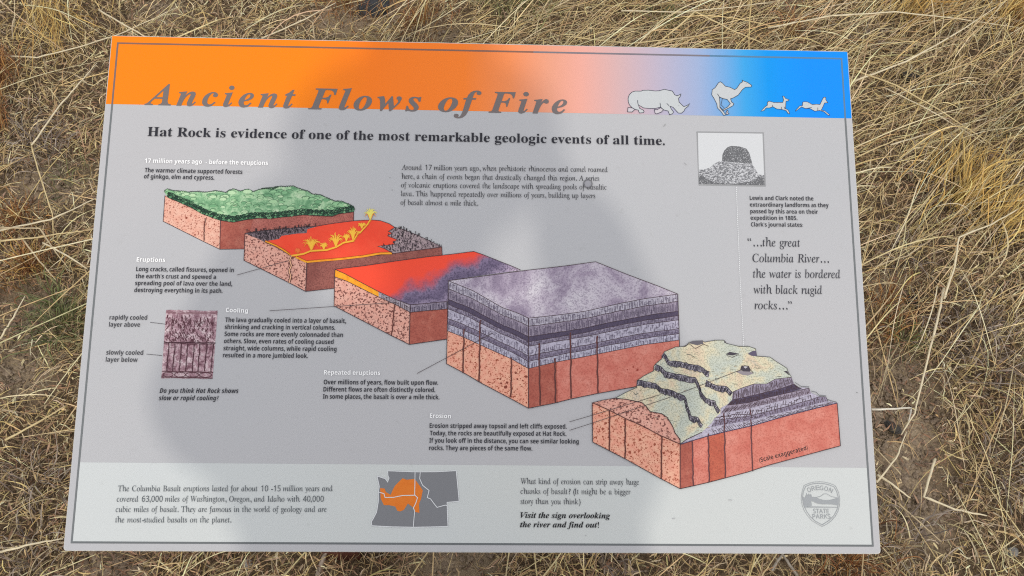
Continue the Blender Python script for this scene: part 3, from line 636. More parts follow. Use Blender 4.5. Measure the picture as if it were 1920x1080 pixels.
ar.line(wob(qp((0, .475), (1, .475)), .9, 14), 1.8, (70, 38, 48), 4); ar.line(wob(qp((0, .495), (1, .495)), .9, 14), .8, mk, 4)
for u in (.10, .22, .345, .47, .60, .71, .84, .965): ar.line(wob(qp((u, .49), (u - .005, .895)), .7, 9), 1.6, (78, 44, 54), 4)
for k in range(26):
    u, v = rnd.uniform(.02, .9), rnd.uniform(.52, .87); ar.line(qp((u, v), (u + .06, v + rnd.uniform(-.006, .006))), .7, (120, 80, 92), 5)
ar.line(wob(qp((0, .90), (1, .905)), .6, 14), 1.5, mk, 5)
for u, w in ((.13, .2), (.36, .22), (.60, .26), (.86, .24)):
    for v0 in (.945, ): ar.line([q_(u + w / 2 * math.cos(k * .63), v0 + .035 * math.sin(k * .63)) for k in range(10)], 1.1, mk, 6, closed=True)
ar.line(wob(qp((0, .985), (1, .99)), .5, 12), 1.5, mk, 7)
ar.line([(282, 604.5), (311, 608)], .9, (96, 92, 96), 3); ar.line([(275, 664), (304, 666.8)], .9, (96, 92, 96), 3)
ar.build('column_sketch_picture', root, LP)

# --- Hat Rock picture
P5 = lambda *p: T(1296, 236, 8.64, *p)
ar = Art(2)
ar.poly(P5((85, 90), (1175, 105), (1210, 985), (120, 965)), (158, 159, 161))
ar.poly(P5((108, 113), (1153, 127), (1186, 968), (126, 948)), (214, 216, 218), 1)
dm, t, b = new_mat('halftone_dark', .42); co = ocoord(t)
t.links.new(ramp(t, noise(t, co, 900, 4, .7), [(0.55, alb((104, 105, 108))), (0.64, alb((212, 213, 216)))]), b.inputs['Base Color'])
dm2, t, b = new_mat('halftone_mixed', .42); co = ocoord(t)
mp = N(t, 'ShaderNodeMapping'); mp.inputs['Scale'].default_value = (.55, 1.3, 1); t.links.new(co, mp.inputs[0])
t.links.new(ramp(t, noise(t, mp.outputs[0], 800, 5, .75), [(0.50, alb((116, 117, 121))), (0.53, alb((212, 213, 216)))]), b.inputs['Base Color'])
ar.poly(P5((498, 570), (505, 470), (535, 400), (590, 345), (650, 325), (780, 335), (890, 370), (940, 440), (965, 530), (990, 612), (800, 600), (640, 590)), dm, 2)
ar.poly(P5((122, 800), (125, 712), (200, 710), (300, 680), (380, 610), (440, 575), (520, 570), (700, 600), (985, 612), (1030, 690), (1090, 790), (1180, 800), (1184, 962), (900, 960), (126, 945)), dm2, 2)
ar.poly(P5((124, 945), (122, 810), (180, 800), (250, 870), (400, 920), (700, 940), (1000, 900), (1100, 830), (1182, 840), (1185, 966)), dm, 3)
ar.build('rock_photo_picture', root, LP)
# dotted leader
ar = Art(9); p0_, pm_, p1_d = (1380, 351), (1387.5, 532), (1394, 650)
for k in range(82):
    t0 = k / 82; a_ = along([p0_, pm_, p1_d], t0); b_3 = along([p0_, pm_, p1_d], t0 + .0065); ar.line([a_, b_3], 1.3, (238, 240, 241), 1)
ar.build('dotted_line', root, LP)

# --- header animals
def beast(name, fill, inner, width=1.0, extra=()):
    ar = Art(3); ar.poly(fill, (200, 204, 206)); ar.line(fill, width, (58, 62, 78), 2, closed=True)
    for q in extra: ar.poly(q, (206, 200, 206), 3); ar.line(q, width, (58, 62, 78), 5, closed=True)
    for q in inner: ar.line(q, width * .9, (58, 62, 78), 4)
    return ar.build(name, root, LP)
r_ = lambda *p: T(1160, 130, 12, *p)
beast('rhinoceros_picture', r_((370, 905), (300, 865), (240, 800), (215, 730), (212, 650), (240, 570), (300, 515), (370, 492), (500, 495), (545, 475), (680, 472), (820, 490), (910, 485), (1030, 452), (1120, 475), (1205, 490), (1260, 575), (1310, 598), (1350, 585), (1400, 555), (1385, 610), (1345, 655), (1358, 740), (1420, 800), (1465, 842), (1540, 815), (1600, 770), (1560, 835), (1490, 890), (1470, 940), (1410, 990), (1340, 985), (1290, 930), (1220, 855), (1150, 830), (1180, 890), (1232, 960), (1215, 1000), (1145, 1025), (1110, 940), (1010, 915), (940, 850), (840, 880), (700, 885), (560, 870), (440, 800), (470, 880), (550, 920), (572, 955), (550, 978), (465, 985), (440, 920)),
      [r_((425, 700), (428, 760), (445, 810)), r_((930, 760), (940, 850), (960, 885)), r_((1080, 770), (1130, 820)), r_((1350, 822), (1360, 824))], 1.1,
      (r_((208, 865), (300, 872), (365, 905), (300, 965), (200, 962)), r_((805, 905), (860, 915), (945, 868), (1005, 915), (960, 965), (850, 1008), (815, 985))))
c_2 = lambda *p: T(1310, 135, 12, *p)
beast('camel_picture', c_2((420, 810), (405, 715), (340, 590), (292, 515), (305, 400), (370, 355), (440, 250), (485, 222), (530, 250), (600, 325), (700, 345), (810, 400), (860, 365), (930, 260), (985, 225), (978, 185), (1010, 205), (1090, 235), (1190, 300), (1180, 340), (1050, 345), (980, 400), (890, 520), (780, 585), (715, 605), (740, 680), (790, 710), (770, 760), (680, 810), (560, 870), (540, 850), (650, 790), (712, 715), (640, 620), (540, 600), (465, 565), (475, 700), (475, 800), (560, 900), (610, 970), (560, 978), (500, 890)),
      [c_2((420, 495), (465, 565), (540, 600), (640, 620)), c_2((530, 610), (500, 740), (570, 810)), c_2((475, 790), (550, 860)), c_2((1060, 265), (1070, 268))], 1.0, (c_2((640, 860), (660, 880), (650, 920), (680, 945), (630, 965), (610, 930)),))
d_2 = lambda *p: T(1420, 160, 12.8, *p)
beast('antelope_picture', d_2((80, 630), (180, 520), (240, 480), (238, 420), (270, 382), (350, 400), (390, 415), (610, 415), (628, 350), (605, 260), (640, 265), (670, 315), (760, 350), (740, 375), (685, 385), (672, 560), (740, 600), (778, 685), (735, 680), (690, 610), (580, 580), (465, 570), (370, 515), (290, 545), (210, 545), (160, 605)), [d_2((365, 475), (362, 510)), d_2((570, 520), (580, 575)), d_2((635, 515), (665, 580))], .9)
beast('antelope_picture', d_2((915, 625), (920, 600), (1010, 500), (1080, 490), (1085, 410), (1120, 395), (1200, 400), (1320, 465), (1420, 455), (1500, 465), (1560, 340), (1590, 290), (1640, 290), (1640, 350), (1690, 420), (1610, 425), (1575, 510), (1530, 600), (1620, 615), (1740, 715), (1700, 725), (1600, 640), (1490, 605), (1380, 625), (1250, 555), (1150, 560), (1060, 520)), [d_2((1450, 540), (1445, 605)), d_2((1180, 560), (1300, 535))], .9)

# --- map of the states
K = lambda *p: T(480, 810, 4, *p)
ar = Art(3)
mo = K((988, 291), (1193, 299), (1350, 298), (1502, 290), (1524, 519), (1433, 528), (1440, 708), (1310, 712), (1180, 714), (1020, 711), (870, 703), (865, 675), (885, 640), (905, 600), (918, 520), (918, 450), (925, 410), (908, 330), (970, 350), (988, 374), (998, 345), (990, 330))
ar.poly(mo, (132, 133, 137))
ora, t, b = new_mat('map_orange', .42); co = ocoord(t); t.links.new(mix(t, ramp(t, noise(t, co, 120, 2), [(.3, g(0)), (.7, g(1))]), alb((232, 124, 40)), alb((236, 132, 46))), b.inputs['Base Color'])
ar.poly(wob(K((932, 422), (965, 425), (975, 450), (1010, 470), (1028, 430), (1045, 400), (1085, 360), (1100, 346), (1130, 358), (1190, 352), (1215, 385), (1235, 412), (1250, 440), (1240, 500), (1222, 540), (1225, 605), (1195, 600), (1190, 580), (1170, 560), (1140, 535), (1110, 585), (1080, 597), (1060, 590), (1045, 560), (1000, 550), (960, 550), (935, 500)), .3), ora, 1)
ar.line(mo, 1.5, (226, 228, 230), 2, closed=True)
for q in (K((1193, 300), (1192, 400), (1190, 472), (1212, 492), (1198, 535), (1180, 570), (1190, 592), (1185, 650), (1180, 712)), K((920, 450), (960, 462), (968, 490), (1030, 490), (1100, 476), (1190, 474)), K((1232, 301), (1228, 350), (1250, 400), (1298, 438), (1285, 492), (1310, 502), (1330, 530), (1358, 565), (1420, 548), (1433, 552))): ar.line(q, 1.4, (226, 228, 230), 3)
ar.build('state_map_picture', root, LP)

# --- park emblem
Q = lambda *p: T(1490, 895, 10.8, *p)
ar = Art(3); eg = (164, 168, 171)
outer = Q((510, 90), (600, 97), (700, 120), (815, 165), (850, 220), (890, 310), (912, 430), (910, 560), (875, 690), (820, 790), (740, 880), (650, 950), (552, 995), (450, 940), (350, 880), (270, 790), (200, 690), (150, 560), (130, 430), (150, 290), (190, 165), (290, 120), (400, 95))
inn = Q((490, 124), (600, 130), (700, 155), (800, 195), (850, 290), (885, 420), (885, 540), (855, 660), (790, 780), (700, 870), (555, 962), (420, 890), (320, 800), (240, 690), (180, 560), (158, 430), (175, 290), (220, 185), (320, 145), (400, 127))
ar.line(outer, .9, eg, 1, closed=True); ar.line(inn, 1.3, eg, 1, closed=True)
ar.poly(Q((163, 400), (210, 415), (240, 315), (262, 370), (290, 325), (305, 375), (328, 335), (350, 400), (430, 400), (500, 440), (590, 462), (720, 460), (885, 415), (882, 570), (740, 545), (560, 545), (450, 530), (330, 470), (345, 575), (240, 590), (860, 602), (855, 612), (205, 612), (170, 520)), eg, 2)
ar.line(Q((440, 405), (520, 385), (590, 335), (650, 335), (740, 390), (860, 415)), .7, eg, 3)
ar.build('park_emblem', root, LP)
lettering('emblem_lettering', [('STATE', Q((375, 728))[0], Q((695, 730))[0]), ('PARKS', Q((362, 836))[0], Q((728, 836))[0])], 'thin', 8.2, eg, 0.004, 6)
Vv = []; lets = [('O', 292, 252, -28), ('R', 378, 222, -15), ('E', 465, 212, -5), ('G', 545, 214, 4), ('O', 640, 232, 13), ('N', 735, 262, 27)]
for ch, x, y, an in lets:
    cx, cy = Q((x, y))[0]; a_ = R(an); w = 3.4; h = 4.2
    p0 = (cx - w * math.cos(a_) - h * math.sin(a_) * -1 * 1, cy - w * math.sin(a_) + h * math.cos(a_)); p0 = (cx - w * math.cos(a_) - h * math.sin(a_), cy - w * math.sin(a_) + h * math.cos(a_))
    p1 = (p0[0] + 2 * w * math.cos(a_), p0[1] + 2 * w * math.sin(a_)); Vv.append((ch, p0, p1))
lettering('emblem_lettering', Vv, 'thin', 8.2, eg, 0.004, 6)

# --- weathering: round knock mark and small scuffs
ar = Art(13)
ar.line([(1102 + 8 * math.cos(k * .35), 345 + 8 * math.sin(k * .35)) for k in range(18)], 1.5, (112, 112, 116), 1, closed=True)
ar.line([(1102 + 6.2 * math.cos(k * .35), 345 + 6.2 * math.sin(k * .35)) for k in range(18)], .8, (150, 150, 156), 1, closed=True)
ar.poly([(1102 + 5.6 * math.cos(k * .4), 345 + 5.6 * math.sin(k * .4)) for k in range(16)], (158, 158, 164), 0)
for x, y, dx, dy, c in ((1244, 238, 4, -5, 160), (1283, 306, 4, 4, 164), (731, 333, 1, 1, 120), (735, 356, 1, 1.5, 110), (1605, 736, 2.5, 1, 120), (1260, 973, 6, -1, 190), (1366, 938, 6, 0, 190), (1098, 1003, .5, 2, 150), (930, 834, 1, 1, 110), (566, 967, 1, 0, 130), (822, 365, .8, 0, 110)):
    ar.line([(x, y), (x + dx, y + dy)], 1.1, (c, c, c), 1)
tag(ar.build('scuff_marks', root, LP), kind='stuff')

# ------------------------------------------------------------------ the photographer, whose soft shadow lies across the sign
person = empty('person', (0.01, -1.0, 0)); tag(person, 'person in a dark jacket whose soft shadow falls over the middle of the sign', 'person')
def skin(name, joints, edges, mat, parent, root_i=0, sub=2):
    me = bpy.data.meshes.new(name); me.from_pydata([j[0] for j in joints], edges, [])
    o = bpy.data.objects.new(name, me); C.objects.link(o); o.modifiers.new('s', 'SKIN'); sd = o.modifiers.new('d', 'SUBSURF'); sd.levels = sub; sd.render_levels = sub
    for i, j in enumerate(joints):
        r = j[1] if isinstance(j[1], tuple) else (j[1], j[1]); me.skin_vertices[0].data[i].radius = r; me.skin_vertices[0].data[i].use_root = (i == root_i)
    bpy.context.view_layer.update(); m2 = bpy.data.meshes.new_from_object(o.evaluated_get(bpy.context.evaluated_depsgraph_get()))
    m2.materials.clear(); m2.materials.append(mat); m2.polygons.foreach_set('use_smooth', [True] * len(m2.polygons)); bpy.data.objects.remove(o)
    ob = bpy.data.objects.new(name, m2); C.objects.link(ob); ob.parent = parent; ob.matrix_parent_inverse = Matrix.Translation((-person.location.x, -person.location.y, 0)); return ob
skn, t, b = new_mat('skin_tone', .5); b.inputs['Base Color'].default_value = (.50, .31, .22, 1); b.inputs['Subsurface Weight'].default_value = .08
jk, t, b = new_mat('jacket_cloth', .85, .2); t.links.new(ramp(t, noise(t, ocoord(t), 300, 3), [(.3, (.03, .04, .055, 1)), (.7, (.05, .06, .08, 1))]), b.inputs['Base Color'])
jn, t, b = new_mat('denim', .85, .2); t.links.new(ramp(t, noise(t, ocoord(t), 500, 3), [(.3, (.05, .07, .12, 1)), (.7, (.09, .12, .19, 1))]), b.inputs['Base Color'])
lea, t, b = new_mat('boot_leather', .6); b.inputs['Base Color'].default_value = (.09, .055, .035, 1)
yp = -1.0
LE, RE = (-.270, -.80, 1.255), (.235, -.81, 1.28); LW, RW = (-.125, -.70, 1.56), (.125, -.70, 1.56)
J = [((.01, yp, .95), (.15, .11)), ((.01, yp, 1.12), (.145, .10)), ((.01, yp + .01, 1.30), (.165, .115)), ((.01, yp + .02, 1.44), (.10, .08)), ((.01, yp + .05, 1.52), .052), ((.01, yp + .09, 1.59), (.065, .075)), ((.01, yp + .12, 1.67), (.075, .095)), ((.01, yp + .12, 1.74), (.06, .075)),
     ((-.17, yp + .02, 1.42), .062), (LE, .047), (LW, .030), ((-.105, -.672, 1.61), (.028, .02)), ((.19, yp + .02, 1.42), .062), (RE, .047), (RW, .030), ((.105, -.672, 1.61), (.028, .02)),
     ((-.09, yp, .86), .095), ((-.10, yp + .02, .50), .06), ((-.11, yp - .01, .10), .042), ((-.115, yp + .08, .045), .04), ((.11, yp, .86), .095), ((.12, yp + .02, .50), .06), ((.13, yp - .01, .10), .042), ((.135, yp + .08, .045), .04)]
Eg = [(0, 1), (1, 2), (2, 3), (3, 4), (4, 5), (5, 6), (6, 7), (3, 8), (8, 9), (9, 10), (10, 11), (3, 12), (12, 13), (13, 14), (14, 15), (0, 16), (16, 17), (17, 18), (18, 19), (0, 20), (20, 21), (21, 22), (22, 23)]
body = skin('body', J, Eg, skn, person)
skin('jacket', [((.015, yp, .80), (.255, .15)), ((.015, yp, 1.10), (.25, .15)), ((.015, yp + .01, 1.30), (.25, .15)), ((.01, yp + .02, 1.45), (.16, .11)), ((.01, yp + .04, 1.51), .07), ((-.20, yp + .02, 1.42), .085), (LE, .082), ((-.15, -.715, 1.52), .055), ((.22, yp + .02, 1.42), .085), (RE, .082), ((.15, -.715, 1.52), .055)],
     [(0, 1), (1, 2), (2, 3), (3, 4), (3, 5), (5, 6), (6, 7), (3, 8), (8, 9), (9, 10)], jk, person)
skin('trousers', [((.01, yp, .93), (.15, .12)), ((-.095, yp, .74), .095), ((-.10, yp + .02, .50), .078), ((-.11, yp - .01, .09), .062), ((.115, yp, .74), .095), ((.12, yp + .02, .50), .078), ((.13, yp - .01, .09), .062)], [(0, 1), (1, 2), (2, 3), (0, 4), (4, 5), (5, 6)], jn, person)
for sx, bx in ((-1, -.112), (1, .132)): skin('shoe', [((bx, yp - .04, .055), (.05, .05)), ((bx, yp + .06, .045), (.052, .04)), ((bx + sx * .006, yp + .17, .035), (.045, .03))], [(0, 1), (1, 2)], lea, person)
HV = []; HF = []  # added hat, out of view; brim sized to widen the cast shadow's top
prof = [(.168, -.012), (.170, -.004), (.13, .004), (.098, .010), (.094, .045), (.082, .085), (.045, .105), (.001, .110), (.001, .104), (.078, .080), (.090, .040), (.093, .006), (.13, -.001)]
for i, (r_h, z_h) in enumerate(prof):
    for k in range(32):
        a_ = 2 * math.pi * k / 32; HV.append((.0 + r_h * math.cos(a_), yp + .115 + r_h * 1.05 * math.sin(a_), 1.735 + z_h + .012 * math.cos(2 * a_) * (r_h > .12)))
m_h = len(prof)
for i in range(m_h):
    for k in range(32): HF.append((i * 32 + k, i * 32 + (k + 1) % 32, ((i + 1) % m_h) * 32 + (k + 1) % 32, ((i + 1) % m_h) * 32 + k))
hat = mesh_ob('shadow_hat', HV, HF, jn, smooth=True); hat.parent = person; hat.matrix_parent_inverse = Matrix.Translation((-person.location.x, -person.location.y, 0))
CH = (CAMW.x, CAMW.y, CAMW.z)
cm = cam_ob.matrix_world
def cl_(x, y, z): return tuple(cm @ Vector((x, y, z)))
for s in (-1, 1):      # five fingers closing on each end of the phone
    wj = (s * .105, -.672, 1.61)
    for k, (ln, yy) in enumerate(((.9, .030), (1.0, .012), (.95, -.006), (.8, -.022))):
        skin('finger', [(wj, .013), (cl_(s * .098, yy, .040), .0095), (cl_(s * .088, yy, .004 + .002 * k), .0085), (cl_(s * (.088 - .012 * ln), yy, -.006), .007)], [(0, 1), (1, 2), (2, 3)], skn, body, 0, 1)
    skin('thumb', [(wj, .015), (cl_(s * .082, -.030, .045), .0115), (cl_(s * .060, -.020, .033), .010), (cl_(s * .045, -.008, .026), .009)], [(0, 1), (1, 2), (2, 3)], skn, body, 0, 1)
hd = (.01, yp + .12, 1.66)
skin('nose', [((.01, yp + .205, 1.665), .011), ((.01, yp + .222, 1.640), .013)], [(0, 1)], skn, body, 0, 1)
for s in (-1, 1): skin('ear', [((.01 + s * .078, yp + .11, 1.675), (.008, .018)), ((.01 + s * .08, yp + .105, 1.645), (.007, .012))], [(0, 1)], skn, body, 0, 1)
ph = empty('phone', cl_(0, 0, .012)); ph.rotation_euler = cm.to_euler(); tag(ph, 'black phone held level in both hands above the sign', 'phone')
blk, t, b = new_mat('phone_glass', .12); b.inputs['Base Color'].default_value = (.02, .02, .022, 1)
boxes('phone_case', [(-.080, .080, -.038, .038, -.004, .004)], blk, ph, None, .003)
boxes('camera_bump', [(-.028, .012, -.012, .030, -.0052, -.0042)], blk, ph, None, .0004)

# ------------------------------------------------------------------ ground
def ground_pt(px, py, z=0.0):
    d = cam_ob.matrix_world.to_3x3() @ Vector(((px - 960) / FPX, -(py - 540) / FPX, -1)); k = (z - CAMW.z) / d.z
    p = CAMW + d * k; return (p.x, p.y)
soil, t, b = new_mat('dry_soil', 0.95, 0.2); co = ocoord(t)
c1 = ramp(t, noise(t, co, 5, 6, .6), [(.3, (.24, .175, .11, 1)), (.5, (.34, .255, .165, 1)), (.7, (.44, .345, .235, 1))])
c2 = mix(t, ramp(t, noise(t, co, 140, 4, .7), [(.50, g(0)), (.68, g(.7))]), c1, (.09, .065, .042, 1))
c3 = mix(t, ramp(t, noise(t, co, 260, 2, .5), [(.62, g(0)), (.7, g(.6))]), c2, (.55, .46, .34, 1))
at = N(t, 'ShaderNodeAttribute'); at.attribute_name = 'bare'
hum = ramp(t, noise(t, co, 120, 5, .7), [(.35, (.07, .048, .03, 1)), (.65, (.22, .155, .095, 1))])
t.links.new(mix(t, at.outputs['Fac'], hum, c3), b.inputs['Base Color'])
bp = N(t, 'ShaderNodeBump'); bp.inputs['Strength'].default_value = .9; bp.inputs['Distance'].default_value = .006
t.links.new(noise(t, co, 160, 6, .7), bp.inputs['Height']); t.links.new(bp.outputs[0], b.inputs['Normal'])
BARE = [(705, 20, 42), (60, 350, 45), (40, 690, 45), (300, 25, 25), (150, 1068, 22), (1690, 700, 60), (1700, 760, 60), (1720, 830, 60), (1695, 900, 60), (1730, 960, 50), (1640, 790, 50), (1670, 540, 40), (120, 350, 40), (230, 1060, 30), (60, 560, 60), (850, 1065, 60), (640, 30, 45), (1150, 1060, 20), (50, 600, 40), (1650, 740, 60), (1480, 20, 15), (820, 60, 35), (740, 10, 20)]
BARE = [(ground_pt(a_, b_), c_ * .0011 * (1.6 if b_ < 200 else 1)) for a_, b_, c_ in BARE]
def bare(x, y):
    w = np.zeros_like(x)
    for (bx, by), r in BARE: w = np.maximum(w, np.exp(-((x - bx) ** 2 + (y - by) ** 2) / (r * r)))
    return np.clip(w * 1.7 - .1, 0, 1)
rs = np.random.RandomState(11)
def hfun(x, y):
    return 0.012 * np.sin(3.1 * x + 1.2) * np.cos(2.3 * y) + 0.006 * np.sin(11 * x + 5 * y) + 0.004 * np.sin(23 * y - 7 * x + 2)
xs = np.concatenate([[-400, -120, -40, -15, -7], np.linspace(-4, 4, 161), [7, 15, 40, 120, 400]]); ys = np.concatenate([[-400, -120, -40, -15, -6], np.linspace(-2.5, 5, 151), [9, 20, 60, 160, 400]])
X, Y = np.meshgrid(xs, ys); Z = hfun(X, Y) * np.exp(-((X / 5) ** 2 + ((Y - 1) / 5) ** 2)) - 0.008 + rs.uniform(-.003, .003, X.shape) * (np.abs(X) < 4.1) * (Y > -2.6) * (Y < 5.1)
nx = len(xs); vs = np.stack([X, Y, Z], -1).reshape(-1, 3)
fs = [(j * nx + i, j * nx + i + 1, (j + 1) * nx + i + 1, (j + 1) * nx + i) for j in range(len(ys) - 1) for i in range(nx - 1)]
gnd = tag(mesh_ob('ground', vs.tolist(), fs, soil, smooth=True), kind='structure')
def bare_soft(x, y): return np.clip(bare(x, y) * 1.1 + .12 * np.sin(x * 17 + 3 * y) * np.cos(13 * y) , 0, 1)

# ------------------------------------------------------------------ dry grass
def straw_mat(name, rough=.55, spec=.35):
    m, t, b = new_mat(name, rough, spec)
    at = N(t, 'ShaderNodeAttribute'); at.attribute_name = 'tint'
    v = ramp(t, noise(t, ocoord(t), 60, 3), [(.3, g(.72)), (.7, g(1.0))])
    t.links.new(mix(t, 1.0, at.outputs['Color'], v, 'MULTIPLY'), b.inputs['Base Color'])
    return m
straw = straw_mat('dry_straw')
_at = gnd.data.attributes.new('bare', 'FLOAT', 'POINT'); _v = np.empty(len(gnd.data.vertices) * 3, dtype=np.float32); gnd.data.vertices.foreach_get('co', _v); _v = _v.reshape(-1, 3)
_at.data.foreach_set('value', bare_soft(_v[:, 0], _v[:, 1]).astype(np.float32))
def patch(x, y, s=1.0, o=0.0):
    return .5 + .25 * (np.sin(x * 5.1 * s + o) * np.cos(y * 4.3 * s + 1.3 * o) + np.sin(x * 9.7 * s - y * 8.1 * s + 2 * o))
PAL = np.array([(.60, .45, .25), (.74, .60, .37), (.46, .32, .18), (.82, .71, .49), (.33, .23, .15), (.54, .43, .31), (.66, .50, .25)]) * np.array([1.0, .99, .90])
def ribbons(n, x, y, length, width, azim, zb, arch, seg, tints, curl=0.6, roll=1.2, tube=False, tipz=0.0):
    """n bent blades; returns vertex, face and tint arrays"""
    s = np.linspace(0, 1, seg + 1)[None, :]
    cu = rs.normal(0, curl, n)[:, None]; cu2 = rs.normal(0, curl * .7, n)[:, None]
    th = azim[:, None] + cu * (s - .5) + cu2 * np.sin(s * 6.28) * .4
    dl = (length / seg)[:, None]
    dx = np.cos(th) * dl; dy = np.sin(th) * dl
    px = x[:, None] + np.cumsum(dx, 1) - dx[:, :1]; py = y[:, None] + np.cumsum(dy, 1) - dy[:, :1]
    pz = zb[:, None] + arch[:, None] * np.sin(s * math.pi * rs.uniform(.6, 1.1, n)[:, None]) + (tipz if np.isscalar(tipz) else tipz[:, None]) * s
    nxv, nyv = -np.sin(th), np.cos(th)
    rl = rs.normal(0, roll, n)[:, None] + rs.normal(0, .7, n)[:, None] * s
    w = width[:, None] * (0.35 + .65 * np.sin(np.clip(s * 1.05 + .18, 0, 1) * math.pi) ** .6) / 2
    P = np.stack([px, py, pz], -1)
    if tube:
        offs = []
        for k in range(3):
            a_ = 2 * math.pi * k / 3; offs.append(P + np.stack([nxv * w * math.cos(a_), nyv * w * math.cos(a_), np.full_like(px, 0) + w * math.sin(a_)], -1))
        V = np.stack(offs, 2); m = 3
    else:
        o = np.stack([nxv * w * np.cos(rl), nyv * w * np.cos(rl), w * np.sin(rl)], -1)
        V = np.stack([P + o, P - o], 2); m = 2
    V = V.reshape(-1, 3)
    base = (np.arange(n) * (seg + 1) * m)[:, None, None] + (np.arange(seg) * m)[None, :, None]
    if tube:
        F = [np.stack([base[..., 0] + k, base[..., 0] + (k + 1) % 3, base[..., 0] + (k + 1) % 3 + 3, base[..., 0] + k + 3], -1) for k in range(3)]
        F = np.concatenate([f.reshape(-1, 4) for f in F])
    else:
        F = np.stack([base[..., 0], base[..., 0] + 1, base[..., 0] + 3, base[..., 0] + 2], -1).reshape(-1, 4)
    Tn = np.repeat(tints, (seg + 1) * m, 0)
    return V, F, Tn
def emit(name, parts, mat, kind='stuff', parent=None):
    n = 0; VV = []; FF = []; TT = []
    for V, F, Tn in parts: VV.append(V); FF.append(F + n); TT.append(Tn); n += len(V)
    V = np.concatenate(VV).astype(np.float32); F = np.concatenate(FF).astype(np.int32); Tn = np.concatenate(TT)
    me = bpy.data.meshes.new(name); me.vertices.add(len(V)); me.vertices.foreach_set('co', V.ravel())
    me.loops.add(F.size); me.loops.foreach_set('vertex_index', F.ravel()); me.polygons.add(len(F)); me.polygons.foreach_set('loop_start', np.arange(0, F.size, 4, dtype=np.int32))
    me.update(calc_edges=True)
    at = me.attributes.new('tint', 'FLOAT_COLOR', 'POINT'); at.data.foreach_set('color', np.concatenate([Tn, np.ones((len(Tn), 1))], 1).astype(np.float32).ravel())
    me.materials.append(mat); me.polygons.foreach_set('use_smooth', np.ones(len(F), dtype=bool))
    o = bpy.data.objects.new(name, me); C.objects.link(o)
    if kind: o['kind'] = kind
    return o
def scatter(n, x0=-1.55, x1=1.75, y0=-.75, y1=2.15, avoid=1.0):
    x = rs.uniform(x0, x1, n); y = rs.uniform(y0, y1, n)
    keep = rs.uniform(0, 1, n) > bare(x, y) * avoid
    return x[keep], y[keep]
def tints(n, wts, var=.16):
    i = rs.choice(len(PAL), n, p=np.array(wts) / sum(wts)); return np.clip(PAL[i] * rs.normal(1, var, (n, 1)) * rs.normal(1, .04, (n, 3)), .02, .9)

FDIR = [(100, 60, -62, 300), (60, 400, 25, 260), (60, 850, 10, 300), (300, 1060, 40, 260), (1000, 1060, 60, 300), (450, 30, 28, 260), (1250, 40, 35, 300), (1650, 60, 38, 300), (1800, 260, 42, 300), (1800, 500, 30, 260), (1750, 760, 70, 200), (1850, 900, 100, 250), (700, 40, 70, 120)]
FD = [(ground_pt(a_, b_), R(c_), .5 * d_ / 300) for a_, b_, c_, d_ in FDIR]
def azfield(x, y, spread):
    cx = np.zeros_like(x); sy = np.zeros_like(x)
    for (fx, fy), an, r in FD:
        w = np.exp(-((x - fx) ** 2 + (y - fy) ** 2) / (r * r)) + 1e-6; cx += w * math.cos(2 * an); sy += w * math.sin(2 * an)
    return np.arctan2(sy, cx) / 2 + rs.normal(0, spread, len(x)) + math.pi * rs.randint(0, 2, len(x))
# crumbled litter
parts = []
x, y = scatter(135000, avoid=.92); n = len(x); L = rs.gamma(2.6, .0075, n) + .006
parts.append(ribbons(n, x, y, L, rs.uniform(.0010, .0031, n), azfield(x, y, 1.4), hfun(x, y) + rs.uniform(-.004, .020, n), rs.uniform(-.002, .010, n), 3, tints(n, [3.5, 2.5, 4, 1.6, 3, 3, 2], .24), .8, .9, tipz=rs.normal(0, .013, n)))
# broad chaff flakes
x, y = scatter(7000, avoid=.6); n = len(x)
parts.append(ribbons(n, x, y, rs.uniform(.006, .016, n), rs.uniform(.0022, .0052, n), rs.uniform(0, 6.28, n), hfun(x, y) + rs.uniform(0, .018, n), rs.uniform(0, .003, n), 2, tints(n, [2, 2, 2, 2, 1, 2, 1]), .4, .6))
BR = [(.34, .19, .11), (.26, .14, .08), (.42, .26, .16), (.20, .12, .08)]
for cx, cy, r, k in ((60, 860, .16, 900), (250, 1050, .14, 600), (60, 540, .12, 600), (1680, 350, .12, 500), (1860, 300, .1, 400), (1720, 600, .14, 700), (1830, 800, .16, 700), (500, 1065, .2, 800), (1100, 1060, .2, 700), (200, 40, .2, 700), (1350, 60, .2, 600), (160, 260, .12, 500)):
    gx, gy = ground_pt(cx, cy); x = rs.normal(gx, r, k); y = rs.normal(gy, r * .7, k)
    parts.append(ribbons(k, x, y, rs.uniform(.006, .024, k), rs.uniform(.0016, .004, k), rs.uniform(0, 6.28, k), hfun(x, y) + rs.uniform(0, .02, k), rs.uniform(0, .004, k), 2, np.clip(np.array(BR)[rs.choice(4, k)] * rs.normal(1, .2, (k, 1)), .02, .9), .6, .7, tipz=rs.normal(0, .005, k)))
emit('straw_litter', parts, straw)
# matted blades
parts = []
x, y = scatter(23000, avoid=.97); n = len(x); rich = patch(x, y, 1, .7); right = np.clip((.55 * x + .7 * y - .4) / .8, 0, 1)
L = rs.gamma(3.0, .020, n) * (.7 + 1.3 * right) + .025
T1 = tints(n, [3, 3, 3, 1.6, 2.2, 2, 2]); T1[:, :] *= (1 + .10 * right)[:, None] * np.array([1.0, 1.0, .93])
parts.append(ribbons(n, x, y, L, rs.uniform(.0009, .0024, n), azfield(x, y, .8 - .45 * right), hfun(x, y) + rs.uniform(.0, .022, n), rs.uniform(0, .03, n) * (1 + right), 6, T1, .38, 1.1, tipz=rs.normal(0, .014, n)))
emit('matted_dry_grass', parts, straw)
